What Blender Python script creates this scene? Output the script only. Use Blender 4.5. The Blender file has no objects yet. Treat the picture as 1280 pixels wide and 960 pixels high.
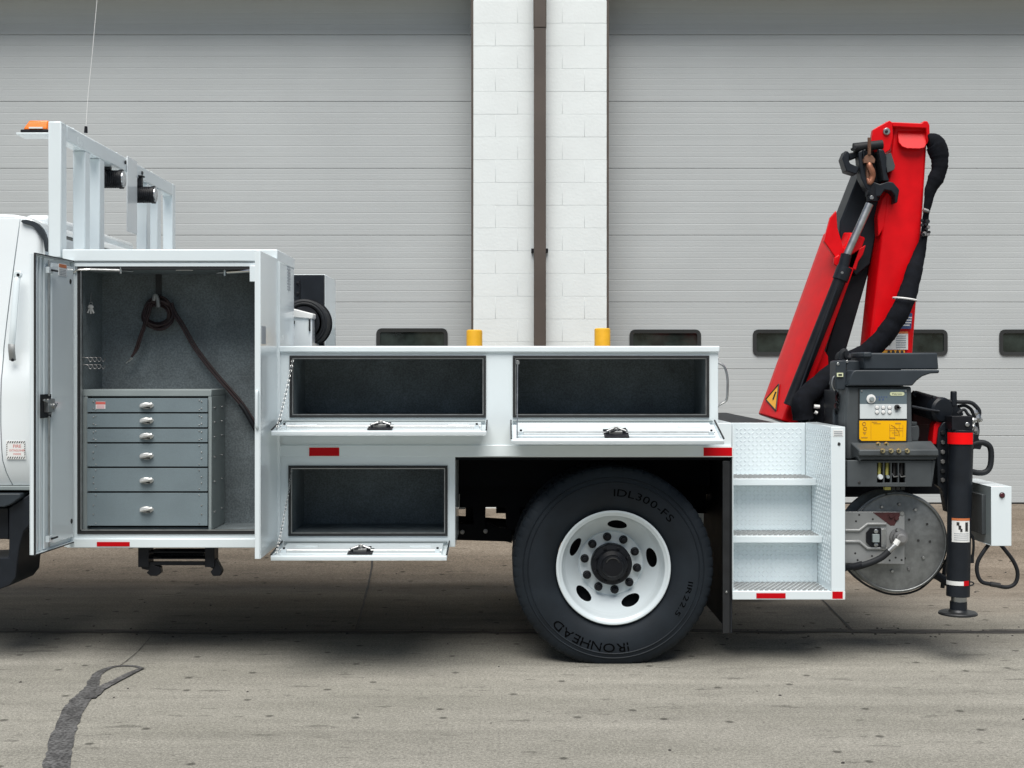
import bpy, bmesh, math, random
from mathutils import Vector, Matrix
random.seed(7)
S = bpy.context.scene
COL = S.collection
R = math.radians
# ------------------------------------------------------------------ camera
CAMZ, DIST, FPX = 1.55, 7.0, 1680.0        # eye height, metres to the truck's side, focal length in px of a 1280 wide frame
cd = bpy.data.cameras.new('camera'); cam = bpy.data.objects.new('camera', cd); COL.objects.link(cam)
cam.location = (0, -DIST, CAMZ); cam.rotation_euler = (R(90), 0, 0)
cd.sensor_width = 36; cd.lens = FPX / 1280 * 36
cd.shift_x = 10 / 1280; cd.shift_y = -20 / 1280
cd.clip_start = .05; cd.clip_end = 1500
S.camera = cam
# ------------------------------------------------------------------ sky, sun, exposure
SUN_EL, SUN_AZ = R(64), R(184)               # azimuth clockwise from +Y: the sun stands behind the camera, high, behind thin cloud
w = bpy.data.worlds.new('World'); S.world = w; w.use_nodes = True
nt = w.node_tree; bg = nt.nodes['Background']
sky = nt.nodes.new('ShaderNodeTexSky'); sky.sky_type = 'NISHITA'; sky.sun_disc = False
sky.sun_elevation = SUN_EL; sky.sun_rotation = SUN_AZ
sky.air_density = 1.0; sky.dust_density = 1.0; sky.ozone_density = 1.0
nt.links.new(sky.outputs[0], bg.inputs[0]); bg.inputs[1].default_value = .05
sl = bpy.data.lights.new('sun', 'SUN'); sl.energy = 4.6; sl.angle = R(50); sl.color = (1, .962, .905)
so = bpy.data.objects.new('sun', sl); COL.objects.link(so); so.location = (0, -5, 12)
sd = Vector((math.sin(SUN_AZ) * math.cos(SUN_EL), math.cos(SUN_AZ) * math.cos(SUN_EL), math.sin(SUN_EL)))
so.rotation_euler = (-sd).to_track_quat('-Z', 'Y').to_euler()
S.view_settings.view_transform = 'Standard'; S.view_settings.look = 'None'
S.view_settings.exposure = 0.25; S.view_settings.gamma = 1; S.view_settings.use_curve_mapping = False

# ------------------------------------------------------------------ measuring helpers: photograph pixels at a given depth -> metres
def K(Y=0): return FPX / (DIST + Y)
def X(px, Y=0): return (px - 630) / K(Y)
def Z(py, Y=0): return CAMZ - (py - 460) / K(Y)
def P(px, py, Y=0): return (X(px, Y), Y, Z(py, Y))
def ground_z(y):
    t = min(max((y - 2.6) / 2.3, 0), 1); return .30 * t * t * (3 - 2 * t)

# ------------------------------------------------------------------ materials
MAT = {}
def mat(name, color, rough=.5, metal=0, var=.06, scale=4, bump=0, bscale=60, coat=0, spec=.5, speck=None, color2=None, detail=5):
    m = bpy.data.materials.new(name); m.use_nodes = True; n = m.node_tree; b = n.nodes['Principled BSDF']
    b.inputs['Roughness'].default_value = rough; b.inputs['Metallic'].default_value = metal
    b.inputs['Coat Weight'].default_value = coat; b.inputs['Coat Roughness'].default_value = .08
    b.inputs['Specular IOR Level'].default_value = spec
    geo = n.nodes.new('ShaderNodeNewGeometry')
    no = n.nodes.new('ShaderNodeTexNoise'); no.inputs['Scale'].default_value = scale; no.inputs['Detail'].default_value = detail
    n.links.new(geo.outputs['Position'], no.inputs['Vector'])
    ra = n.nodes.new('ShaderNodeValToRGB'); ra.color_ramp.elements[0].position = .3; ra.color_ramp.elements[1].position = .7
    c2 = color2 or tuple(min(1, c * (1 + var)) for c in color); c1 = color if color2 else tuple(c * (1 - var) for c in color)
    ra.color_ramp.elements[0].color = (*c1, 1); ra.color_ramp.elements[1].color = (*c2, 1)
    n.links.new(no.outputs[0], ra.inputs[0]); out = ra.outputs[0]
    if speck:                                  # fine speckle: (scale, dark factor, light factor)
        s2 = n.nodes.new('ShaderNodeTexNoise'); s2.inputs['Scale'].default_value = speck[0]; s2.inputs['Detail'].default_value = 3
        n.links.new(geo.outputs['Position'], s2.inputs['Vector'])
        mr = n.nodes.new('ShaderNodeMapRange'); mr.inputs[1].default_value = .35; mr.inputs[2].default_value = .65
        mr.inputs[3].default_value = speck[1]; mr.inputs[4].default_value = speck[2]
        n.links.new(s2.outputs[0], mr.inputs[0])
        mx = n.nodes.new('ShaderNodeVectorMath'); mx.operation = 'SCALE'
        n.links.new(out, mx.inputs[0]); n.links.new(mr.outputs[0], mx.inputs['Scale']); out = mx.outputs[0]
    n.links.new(out, b.inputs['Base Color'])
    # slight roughness variation keeps reflections uneven
    rr = n.nodes.new('ShaderNodeMapRange'); rr.inputs[3].default_value = rough * .85; rr.inputs[4].default_value = min(1, rough * 1.2)
    n.links.new(no.outputs[0], rr.inputs[0]); n.links.new(rr.outputs[0], b.inputs['Roughness'])
    if bump:
        bn = n.nodes.new('ShaderNodeTexNoise'); bn.inputs['Scale'].default_value = bscale; bn.inputs['Detail'].default_value = 4
        n.links.new(geo.outputs['Position'], bn.inputs['Vector'])
        bu = n.nodes.new('ShaderNodeBump'); bu.inputs['Strength'].default_value = bump; bu.inputs['Distance'].default_value = .003
        n.links.new(bn.outputs[0], bu.inputs['Height']); n.links.new(bu.outputs[0], b.inputs['Normal'])
    MAT[name] = m; return m
mat('white_paint', (.70, .775, .805), .25, var=.025, scale=2.2, coat=.4, bump=.03, bscale=14)
mat('white_cab', (.75, .8, .82), .2, var=.02, scale=2, coat=.5)
mat('white_print', (.75, .76, .75), .5, var=.02)
mat('liner', (.14, .168, .18), .78, var=.2, scale=7, bump=.6, bscale=130, speck=(120, .78, 1.22))
mat('rubber_seal', (.012, .013, .014), .55)
mat('black_rubber', (.011, .013, .016), .6, var=.25, scale=9, bump=.2, bscale=40, spec=.3)
mat('tyre_wall', (.012, .017, .023), .6, spec=.25, var=.22, scale=7, bump=.15, bscale=90)
mat('tyre_text', (.001, .0012, .0015), .8, spec=.05)
mat('black_paint', (.008, .009, .012), .45, var=.3, scale=12, spec=.25)
mat('black_semi', (.010, .013, .018), .42, var=.25, scale=10, spec=.3)
mat('underbody', (.005, .006, .008), .8, var=.35, scale=9, spec=.15)
mat('sleeve', (.006, .007, .010), .9, var=.35, scale=30, bump=.6, bscale=28, spec=.12)
mat('grey_plastic', (.062, .071, .076), .5, spec=.3, var=.14, scale=8, bump=.15, bscale=200)
mat('grey_plastic_dark', (.028, .036, .044), .5, var=.12, scale=8, spec=.3)
mat('panel_blue_grey', (.11, .15, .17), .45, var=.05)
mat('panel_light', (.62, .67, .68), .45, var=.03)
mat('drawer_grey', (.158, .203, .225), .38, var=.06, scale=5, speck=(300, .95, 1.05))
mat('frame_grey', (.24, .28, .285), .4, var=.08, scale=6)
mat('chrome', (.72, .72, .7), .22, metal=1, var=.1, scale=30)
mat('steel', (.42, .43, .43), .38, metal=1, var=.2, scale=20)
mat('dull_steel', (.25, .25, .25), .5, metal=.8, var=.2, scale=12)
mat('reel_grey', (.2, .21, .21), .42, metal=.55, var=.2, scale=5, speck=(40, .9, 1.1))
mat('bracket_grey', (.3, .31, .31), .45, metal=.4, var=.12, scale=8)
mat('rust_maroon', (.055, .012, .013), .7, var=.3, scale=20)
mat('copper', (.36, .15, .09), .45, metal=.5, var=.25, scale=30)
mat('rusty', (.16, .075, .045), .7, var=.35, scale=40)
mat('brass', (.6, .52, .3), .35, metal=.9, var=.15, scale=30)
mat('red_paint', (.66, .002, .006), .36, var=.1, scale=9, bump=.06, bscale=9, spec=.24)
mat('red_reflector', (.5, .001, .006), .4, var=.05, spec=.15)
mat('bright_red', (.9, .004, .006), .4, spec=.15)
mat('dark_red', (.06, .004, .012), .25, coat=.5)
mat('red_ink', (.6, .12, .1), .6)
mat('orange_ink', (.55, .16, .05), .6)
mat('black_ink', (.02, .02, .02), .6)
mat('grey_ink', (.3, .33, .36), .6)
mat('pink_ink', (.65, .2, .24), .6)
mat('blue_ink', (.05, .09, .22), .6)
mat('yellow_print', (.88, .46, .002), .5, var=.04, spec=.2)
mat('olive_ink', (.5, .26, .02), .6)
mat('orange_sign', (.85, .42, .04), .45)
mat('pale_yellow', (.66, .7, .45), .5)
mat('yellow_lever', (.5, .47, .12), .45)
mat('amber_lens', (.9, .2, .015), .25, coat=.4)
mat('bollard_yellow', (.82, .44, .02), .45, var=.06, scale=8, bump=.15, bscale=50)
mat('brown_metal', (.085, .068, .057), .5, var=.08, scale=3)
mat('wall_paint', (.755, .80, .80), .7, var=.03, scale=3, bump=.5, bscale=50)
mat('zinc', (.62, .63, .62), .3, metal=.55, var=.1, scale=30)
mat('mortar', (.70, .74, .74), .85, var=.04, scale=6, bump=.5, bscale=80)
mat('cable_brown', (.028, .013, .014), .5, var=.3, scale=30)
mat('hose_reel_black', (.012, .014, .018), .5, spec=.25)
mat('lens_glass', (.5, .52, .54), .12, metal=.6)
mat('glossy_grey', (.16, .17, .18), .15, coat=.6)
mat('dark_metal', (.03, .032, .035), .4, metal=.5, var=.2, scale=15)
mat('dark_glass', (.022, .030, .027), .07, var=.6, scale=7, spec=.5)
mat('window_frame', (.02, .022, .022), .6)
mat('roof_dark', (.18, .17, .16), .8)

def door_material():
    m = mat('door_grey', (.46, .487, .492), .55, var=.035, scale=1.1, bump=.35, bscale=120)
    n = m.node_tree; b = n.nodes['Principled BSDF']
    # long thin streaks of grime along the ribs
    geo = n.nodes.new('ShaderNodeNewGeometry'); mp = n.nodes.new('ShaderNodeMapping'); mp.inputs['Scale'].default_value = (.35, 1, 22)
    n.links.new(geo.outputs['Position'], mp.inputs[0])
    t = n.nodes.new('ShaderNodeTexNoise'); t.inputs['Scale'].default_value = 2.5; t.inputs['Detail'].default_value = 6
    n.links.new(mp.outputs[0], t.inputs['Vector'])
    mr = n.nodes.new('ShaderNodeMapRange'); mr.inputs[1].default_value = .3; mr.inputs[2].default_value = .7; mr.inputs[3].default_value = .965; mr.inputs[4].default_value = 1.025
    n.links.new(t.outputs[0], mr.inputs[0])
    old = b.inputs['Base Color'].links[0].from_socket
    mx = n.nodes.new('ShaderNodeVectorMath'); mx.operation = 'SCALE'
    n.links.new(old, mx.inputs[0]); n.links.new(mr.outputs[0], mx.inputs['Scale']); n.links.new(mx.outputs[0], b.inputs['Base Color'])
door_material()

def concrete_material(name, c1, c2, d1, d2):
    m = bpy.data.materials.new(name); m.use_nodes = True; n = m.node_tree; b = n.nodes['Principled BSDF']; L = n.links.new
    geo = n.nodes.new('ShaderNodeNewGeometry'); pos = geo.outputs['Position']
    def noise(sc, det=5, vec=pos, rough=.55):
        t = n.nodes.new('ShaderNodeTexNoise'); t.inputs['Scale'].default_value = sc; t.inputs['Detail'].default_value = det
        t.inputs['Roughness'].default_value = rough; L(vec, t.inputs['Vector']); return t.outputs[0]
    def rng(v, a, b_, c, d):
        r_ = n.nodes.new('ShaderNodeMapRange'); r_.inputs[1].default_value = a; r_.inputs[2].default_value = b_
        r_.inputs[3].default_value = c; r_.inputs[4].default_value = d; L(v, r_.inputs[0]); return r_.outputs[0]
    def mul(a, b_):
        x = n.nodes.new('ShaderNodeMath'); x.operation = 'MULTIPLY'; L(a, x.inputs[0]); L(b_, x.inputs[1]); return x.outputs[0]
    ra = n.nodes.new('ShaderNodeValToRGB'); ra.color_ramp.elements[0].position = .32; ra.color_ramp.elements[1].position = .68
    ra.color_ramp.elements[0].color = (*c1, 1); ra.color_ramp.elements[1].color = (*c2, 1)
    mp = n.nodes.new('ShaderNodeMapping'); mp.inputs['Scale'].default_value = (.35, 1.3, 1); L(pos, mp.inputs[0])
    L(noise(1.3, 6, mp.outputs[0]), ra.inputs[0])
    rb_ = n.nodes.new('ShaderNodeValToRGB'); rb_.color_ramp.elements[0].position = .32; rb_.color_ramp.elements[1].position = .68
    rb_.color_ramp.elements[0].color = (*d1, 1); rb_.color_ramp.elements[1].color = (*d2, 1); L(noise(1.3, 6, mp.outputs[0]), rb_.inputs[0])
    sy_ = n.nodes.new('ShaderNodeSeparateXYZ'); L(pos, sy_.inputs[0])
    am = n.nodes.new('ShaderNodeMath'); am.operation = 'MULTIPLY_ADD'; L(noise(1.1, 6, mp.outputs[0]), am.inputs[0]); am.inputs[1].default_value = 1.6; L(sy_.outputs[1], am.inputs[2])
    mxc = n.nodes.new('ShaderNodeMix'); mxc.data_type = 'RGBA'; L(rng(am.outputs[0], 1.2, 3.6, 0, 1), mxc.inputs['Factor']); L(ra.outputs[0], mxc.inputs['A']); L(rb_.outputs[0], mxc.inputs['B'])
    f = rng(noise(70, 4), .4, .6, .84, 1.16)                          # aggregate
    f = mul(f, rng(noise(150, 3), .38, .62, .76, 1.24))
    f = mul(f, rng(noise(13, 6, pos, .7), .3, .7, .9, 1.09))
    f = mul(f, rng(noise(3.2, 6, mp.outputs[0], .65), .56, .68, 1, .84))  # old stains
    f = mul(f, rng(noise(9.5, 4, mp.outputs[0]), .635, .67, 1, .66))       # oil drops
    mp2 = n.nodes.new('ShaderNodeMapping'); mp2.inputs['Scale'].default_value = (.12, 2.2, 1); L(pos, mp2.inputs[0])
    f = mul(f, rng(noise(2.6, 5, mp2.outputs[0], .6), .3, .7, .87, 1.1))   # sweeping and tyre streaks
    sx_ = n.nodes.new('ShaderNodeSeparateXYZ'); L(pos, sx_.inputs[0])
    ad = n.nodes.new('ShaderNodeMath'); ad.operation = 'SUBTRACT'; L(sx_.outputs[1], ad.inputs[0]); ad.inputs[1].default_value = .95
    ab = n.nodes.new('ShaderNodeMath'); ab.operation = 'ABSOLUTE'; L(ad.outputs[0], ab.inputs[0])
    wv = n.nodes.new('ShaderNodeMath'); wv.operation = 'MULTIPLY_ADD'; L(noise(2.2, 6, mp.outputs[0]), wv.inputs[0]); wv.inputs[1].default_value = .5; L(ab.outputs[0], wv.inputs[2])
    f = mul(f, rng(wv.outputs[0], .2, .85, .72, 1))                       # uneven darker band along the low joint
    v3 = n.nodes.new('ShaderNodeTexVoronoi'); v3.voronoi_dimensions = '2D'; v3.inputs['Scale'].default_value = 4.3; wp = n.nodes.new('ShaderNodeTexNoise'); wp.inputs['Scale'].default_value = 21; L(pos, wp.inputs['Vector']); wa = n.nodes.new('ShaderNodeVectorMath'); wa.operation = 'MULTIPLY_ADD'; L(wp.outputs['Color'], wa.inputs[0]); wa.inputs[1].default_value = (.09, .09, 0); L(pos, wa.inputs[2]); L(wa.outputs[0], v3.inputs['Vector'])
    f = mul(f, rng(v3.outputs['Distance'], .015, .06, .74, 1))
    v = n.nodes.new('ShaderNodeTexVoronoi'); v.voronoi_dimensions = '2D'; v.inputs['Scale'].default_value = 2.1; L(pos, v.inputs['Vector'])
    f = mul(f, rng(v.outputs['Distance'], .025, .05, .4, 1))            # small dark spots
    sc = n.nodes.new('ShaderNodeVectorMath'); sc.operation = 'SCALE'; L(mxc.outputs['Result'], sc.inputs[0]); L(f, sc.inputs['Scale'])
    L(sc.outputs[0], b.inputs['Base Color']); b.inputs['Roughness'].default_value = .95; b.inputs['Specular IOR Level'].default_value = .12
    bu = n.nodes.new('ShaderNodeBump'); bu.inputs['Strength'].default_value = .5; bu.inputs['Distance'].default_value = .004
    L(noise(110, 4), bu.inputs['Height']); L(bu.outputs[0], b.inputs['Normal'])
    MAT[name] = m
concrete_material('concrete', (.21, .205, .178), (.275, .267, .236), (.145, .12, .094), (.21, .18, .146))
mat('joint_fill', (.035, .032, .03), .8, var=.4, scale=20)
mat('tar', (.062, .062, .062), .8, var=.4, scale=9, bump=.5, bscale=60, speck=(75, .6, 2.0), spec=.2)

# ------------------------------------------------------------------ mesh builder
class MB:
    def __init__(s, f=None): s.v = []; s.fc = []; s.fm = []; s.slots = []; s.f = f; s.cur = None
    def m(s, name): s.cur = name; return s
    def add(s, vs, fs):
        o = len(s.v); s.v += [tuple(s.f(p) if s.f else p) for p in vs]
        for f in fs: s.fc.append([i + o for i in f]); s.fm.append(s.cur)
        return s
    def box(s, x0, x1, y0, y1, z0, z1):
        x0, x1 = sorted((x0, x1)); y0, y1 = sorted((y0, y1)); z0, z1 = sorted((z0, z1))
        return s.add([(x0, y0, z0), (x1, y0, z0), (x1, y1, z0), (x0, y1, z0), (x0, y0, z1), (x1, y0, z1), (x1, y1, z1), (x0, y1, z1)],
                     [(0, 3, 2, 1), (4, 5, 6, 7), (0, 1, 5, 4), (1, 2, 6, 5), (2, 3, 7, 6), (3, 0, 4, 7)])
    def pbox(s, px0, px1, py0, py1, Y0, Y1):   # front face measured in the photograph at depth Y0
        return s.box(X(px0, Y0), X(px1, Y0), Y0, Y1, Z(py1, Y0), Z(py0, Y0))
    def prism(s, pts, y0, y1):                  # polygon in x,z extruded along y
        n = len(pts); vs = [(x, y0, z) for x, z in pts] + [(x, y1, z) for x, z in pts]
        return s.add(vs, [tuple(range(n)), tuple(range(2 * n - 1, n - 1, -1))] + [(i, i + n, (i + 1) % n + n, (i + 1) % n) for i in range(n)])
    def pprism(s, pts, Y0, Y1): return s.prism([(X(a, Y0), Z(b, Y0)) for a, b in pts], Y0, Y1)
    def tube(s, path, r, seg=10, closed=False, flat=1.0):
        path = [Vector(p) for p in path]; n = len(path); rs = r if isinstance(r, (list, tuple)) else [r] * n
        rings = []; up = None
        for i, p in enumerate(path):
            a = path[(i - 1) % n] if (i or closed) else p; b = path[(i + 1) % n] if (i < n - 1 or closed) else p
            t = (b - a).normalized()
            if up is None:
                up = Vector((0, 1, 0)) if abs(t.y) < .9 else Vector((1, 0, 0))
            u = (up - t * up.dot(t)).normalized(); up = u; w_ = t.cross(u)
            rings.append([tuple(p + (u * math.cos(q) * flat + w_ * math.sin(q)) * rs[i]) for q in [2 * math.pi * k / seg for k in range(seg)]])
        vs = [q for rg in rings for q in rg]; fs = []
        for i in range(n if closed else n - 1):
            j = (i + 1) % n
            for k in range(seg):
                k2 = (k + 1) % seg; fs.append((i * seg + k, i * seg + k2, j * seg + k2, j * seg + k))
        if not closed: fs += [tuple(range(seg))[::-1], tuple(range((n - 1) * seg, n * seg))]
        return s.add(vs, fs)
    def cyl(s, a, b, r0, r1=None, seg=16): return s.tube([a, b], [r0, r0 if r1 is None else r1], seg)
    def lathe(s, o, ax, prof, seg=32, capend=True, mod=None, a0=0, a1=None):
        o = Vector(o); t = Vector(ax).normalized(); up = Vector((0, 0, 1)) if abs(t.z) < .9 else Vector((1, 0, 0))
        u = (up - t * up.dot(t)).normalized(); w_ = t.cross(u); n = len(prof); vs = []
        for i, (r, h) in enumerate(prof):
            for k in range(seg):
                q = 2 * math.pi * k / seg; rr = r * (mod(i, k) if mod else 1)
                vs.append(tuple(o + t * h + (u * math.cos(q) + w_ * math.sin(q)) * rr))
        fs = [(i * seg + k, i * seg + (k + 1) % seg, (i + 1) * seg + (k + 1) % seg, (i + 1) * seg + k) for i in range(n - 1) for k in range(seg)]
        if capend: fs += [tuple(range(seg))[::-1], tuple(range((n - 1) * seg, n * seg))]
        return s.add(vs, fs)
    def disc(s, c, r, d=.004, seg=16, ry=None, ax=(0, -1, 0)):   # small round boss facing the viewer
        return s.lathe(c, ax, [(r, 0), (r, d * .7), (r * .8, d)], seg)
    def hollow(s, x0, x1, y0, y1, z0, z1, t):  # box open towards -y
        s.box(x0, x1, y1 - t, y1, z0, z1); s.box(x0, x0 + t, y0, y1 - t, z0, z1); s.box(x1 - t, x1, y0, y1 - t, z0, z1)
        s.box(x0 + t, x1 - t, y0, y1 - t, z0, z0 + t); return s.box(x0 + t, x1 - t, y0, y1 - t, z1 - t, z1)
    def ring(s, x0, x1, z0, z1, y0, y1, wd):  # rectangular frame, outer size given
        g = [(x0, z0), (x1, z0), (x1, z1), (x0, z1)]; h = [(x0 + wd, z0 + wd), (x1 - wd, z0 + wd), (x1 - wd, z1 - wd), (x0 + wd, z1 - wd)]
        vs = [(a, y, b) for y in (y0, y1) for a, b in g + h]; fs = []
        for i in range(4):
            j = (i + 1) % 4
            fs += [(i, j, 4 + j, 4 + i), (8 + i, 12 + i, 12 + j, 8 + j), (i, 8 + i, 8 + j, j), (4 + i, 4 + j, 12 + j, 12 + i)]
        return s.add(vs, fs)
    def panel(s, x0, x1, z0, z1, y0, y1, holes):  # plate with rectangular openings, one clean manifold
        xs = sorted({x0, x1, *[h[0] for h in holes], *[h[1] for h in holes]}); zs = sorted({z0, z1, *[h[2] for h in holes], *[h[3] for h in holes]})
        xs = [q for q in xs if x0 - 1e-6 <= q <= x1 + 1e-6]; zs = [q for q in zs if z0 - 1e-6 <= q <= z1 + 1e-6]
        nx, nz = len(xs) - 1, len(zs) - 1
        def solid(i, k):
            if not (0 <= i < nx and 0 <= k < nz): return False
            cx, cz = (xs[i] + xs[i + 1]) / 2, (zs[k] + zs[k + 1]) / 2
            return not any(h[0] < cx < h[1] and h[2] < cz < h[3] for h in holes)
        vs = [(a, y, b) for y in (y0, y1) for b in zs for a in xs]; n1 = len(xs); off = n1 * len(zs); fs = []
        V = lambda i, k, l: l * off + k * n1 + i
        for k in range(nz):
            for i in range(nx):
                if not solid(i, k): continue
                fs.append((V(i, k, 0), V(i + 1, k, 0), V(i + 1, k + 1, 0), V(i, k + 1, 0)))
                fs.append((V(i, k, 1), V(i, k + 1, 1), V(i + 1, k + 1, 1), V(i + 1, k, 1)))
                if not solid(i - 1, k): fs.append((V(i, k, 0), V(i, k + 1, 0), V(i, k + 1, 1), V(i, k, 1)))
                if not solid(i + 1, k): fs.append((V(i + 1, k, 0), V(i + 1, k, 1), V(i + 1, k + 1, 1), V(i + 1, k + 1, 0)))
                if not solid(i, k - 1): fs.append((V(i, k, 0), V(i, k, 1), V(i + 1, k, 1), V(i + 1, k, 0)))
                if not solid(i, k + 1): fs.append((V(i, k + 1, 0), V(i + 1, k + 1, 0), V(i + 1, k + 1, 1), V(i, k + 1, 1)))
        return s.add(vs, fs)
    def build(s, name, material, parent=None, bevel=0, seg=2, sharp=35, label=None, kind=None, recalc=True):
        me = bpy.data.meshes.new(name); used = sorted({i for f in s.fc for i in f})
        lo = [min(s.v[i][a] for i in used) for a in range(3)]; hi = [max(s.v[i][a] for i in used) for a in range(3)]
        c = Vector([(a + b) / 2 for a, b in zip(lo, hi)])
        me.from_pydata([tuple(Vector(p) - c) for p in s.v], [], s.fc)
        names = []
        for q in [material] + [q for q in s.fm if q]:
            if q not in names: names.append(q)
        for q in names: me.materials.append(MAT[q])
        for i, q in enumerate(s.fm): me.polygons[i].material_index = names.index(q) if q else 0
        if recalc:
            bm = bmesh.new(); bm.from_mesh(me)
            bmesh.ops.delete(bm, geom=[q for q in bm.verts if not q.link_faces], context='VERTS')
            bmesh.ops.recalc_face_normals(bm, faces=bm.faces); bm.to_mesh(me); bm.free()
        for p in me.polygons: p.use_smooth = True
        me.set_sharp_from_angle(angle=R(sharp))
        o = bpy.data.objects.new(name, me); COL.objects.link(o)
        o['wc'] = c[:]
        if parent is not None:
            o.parent = parent; o.location = c - Vector(parent['wc'])
        else: o.location = c
        if bevel:
            b = o.modifiers.new('bevel', 'BEVEL'); b.width = bevel; b.segments = seg; b.limit_method = 'ANGLE'; b.angle_limit = R(40)
        if label: o['label'] = label
        if kind: o['kind'] = kind
        return o
def thing(name, label, cat, loc, group=None):
    o = bpy.data.objects.new(name, None); COL.objects.link(o); o.location = loc; o['wc'] = tuple(loc); o.empty_display_size = .2
    return tag(o, label, cat, group)
def tag(o, label, cat, group=None):
    o['label'] = label; o['category'] = cat
    if group: o['group'] = group
    return o
def struct(o): o['kind'] = 'structure'; return o
def copy_part(o, dx, dy=0, dz=0, parent=None):
    c = o.copy(); COL.objects.link(c); c.location = o.location + Vector((dx, dy, dz)); c['wc'] = tuple(Vector(o['wc']) + Vector((dx, dy, dz)))
    if parent is not None: c.parent = parent; c.location = Vector(c['wc']) - Vector(parent['wc'])
    return c
GLY = {}
def glyphs(txt):
    if txt not in GLY:
        cu = bpy.data.curves.new('t', 'FONT'); cu.body = txt; cu.size = 1; cu.resolution_u = 3; cu.extrude = 0
        o = bpy.data.objects.new('t', cu); COL.objects.link(o); bpy.context.view_layer.update()
        me = bpy.data.meshes.new_from_object(o.evaluated_get(bpy.context.evaluated_depsgraph_get()))
        vs = [(v.co.x, v.co.y) for v in me.vertices]; fs = [tuple(p.vertices) for p in me.polygons]
        bpy.data.objects.remove(o); bpy.data.curves.remove(cu); bpy.data.meshes.remove(me)
        xs = [a for a, b in vs] or [0]; GLY[txt] = (vs, fs, min(xs), max(xs))
    return GLY[txt]
def text(mb, txt, cx, cz, h, y, width=None, ink='black_ink', bold=0):   # centred, capital height h, facing -y
    vs, fs, a, b = glyphs(txt); sc = h / .73; sx = sc if width is None else width / (b - a); c = (a + b) / 2
    mb.m(ink).add([(cx + (p - c) * sx, y, cz + (q - .365) * sc) for p, q in vs], fs); return mb
def bez(pts, n=8):                              # smooth path through points
    pts = [Vector(p) for p in pts]; out = []
    for i in range(len(pts) - 1):
        p0 = pts[max(i - 1, 0)]; p1 = pts[i]; p2 = pts[i + 1]; p3 = pts[min(i + 2, len(pts) - 1)]
        for k in range(n):
            t = k / n; out.append(.5 * ((2 * p1) + (p2 - p0) * t + (2 * p0 - 5 * p1 + 4 * p2 - p3) * t * t + (3 * p1 - p0 - 3 * p2 + p3) * t ** 3))
    out.append(pts[-1]); return out
def lerp_list(vals, n=8):
    out = []
    for i in range(len(vals) - 1): out += [vals[i] + (vals[i + 1] - vals[i]) * k / n for k in range(n)]
    return out + [vals[-1]]
# ================================================================== ground
def ground_sheet(name, m, x0, x1, ys):
    mb = MB(); xs = [x0, x1]
    vs = [(x, y, ground_z(y)) for y in ys for x in xs]
    fs = [(2 * i, 2 * i + 1, 2 * i + 3, 2 * i + 2) for i in range(len(ys) - 1)]
    return struct(mb.add(vs, fs).build(name, m, recalc=False))
SEAM = .89
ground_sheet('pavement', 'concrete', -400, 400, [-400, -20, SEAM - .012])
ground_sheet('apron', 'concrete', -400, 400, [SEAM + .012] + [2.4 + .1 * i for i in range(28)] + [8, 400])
struct(MB().box(-400, 400, SEAM - .03, SEAM + .03, -.06, -.012).build('drain_joint', 'joint_fill'))
strip_later = []
def strip(name, pts, wd, z, m, jitter=.3, n=6, seed=1):
    rnd = random.Random(seed); path = bez([(a, b, 0) for a, b in pts], n); wl = lerp_list(wd, n) if isinstance(wd, (list, tuple)) else [wd] * len(path)
    vs = []; fs = []
    for i, p in enumerate(path):
        a = path[max(i - 1, 0)]; b = path[min(i + 1, len(path) - 1)]; t = (b - a).normalized(); nrm = Vector((-t.y, t.x, 0))
        for sgn in (-1, 1):
            q = p + nrm * sgn * wl[i] / 2 * (1 + rnd.uniform(-jitter, jitter)); vs.append((q.x, q.y, ground_z(q.y) + z))
        if i: fs.append((2 * i - 2, 2 * i - 1, 2 * i + 1, 2 * i))
    return struct(MB().add(vs, fs).build(name, m, recalc=False))
def G(px, py):                                  # point of the level ground seen at a pixel
    d = CAMZ * FPX / (py - 460); return ((px - 630) * d / FPX, d - DIST)
for q in ([(470, 700), (463, 740), (453, 775)], [(1025, 748), (1048, 775), (1062, 786)]):
    pts = [G(*p) for p in q]
    a, b = pts[0], pts[-1]; t = (5.0 - b[1]) / (a[1] - b[1]); far = (b[0] + (a[0] - b[0]) * t, 5.0)
    n_ = 26; pts2 = [(b[0] + (far[0] - b[0]) * i / n_, .93 + (4.95 - .93) * i / n_) for i in range(n_ + 1)]
    strip('slab_joint', pts2, .014, .004, 'joint_fill', .35, 2, 5)
strip('hairline_crack', [G(150, 833), G(172, 815), G(190, 795)], .004, .004, 'joint_fill', .6, 8, 9)
rs = random.Random(11)
for k_ in range(3): strip('joint_crack', [(-9 + i * .35, SEAM + (-.012, .01, .045)[k_] + rs.uniform(-.012, .012)) for i in range(54)], (.05, .022, .02)[k_], .004 + .0015 * k_, 'joint_fill', .75, 3, 20 + k_)
T = [(62, 1010, 30), (70, 960, 33), (76, 930, 29), (86, 900, 27), (100, 876, 24), (113, 862, 18), (118, 850, 13), (125, 841, 11), (142, 834, 7), (165, 833, 6), (178, 836, 5)]
strip('tar_patch', [G(a, b) for a, b, c in T], [c / FPX * (CAMZ * FPX / (b - 460)) for a, b, c in T], .004, 'tar', .13, 7, 3)
T = [(112, 874, 16), (126, 862, 14), (145, 852, 11), (165, 842, 9), (179, 836, 5)]
strip('tar_patch', [G(a, b) for a, b, c in T], [c / FPX * (CAMZ * FPX / (b - 460)) for a, b, c in T], .007, 'tar', .13, 7, 4)

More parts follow.
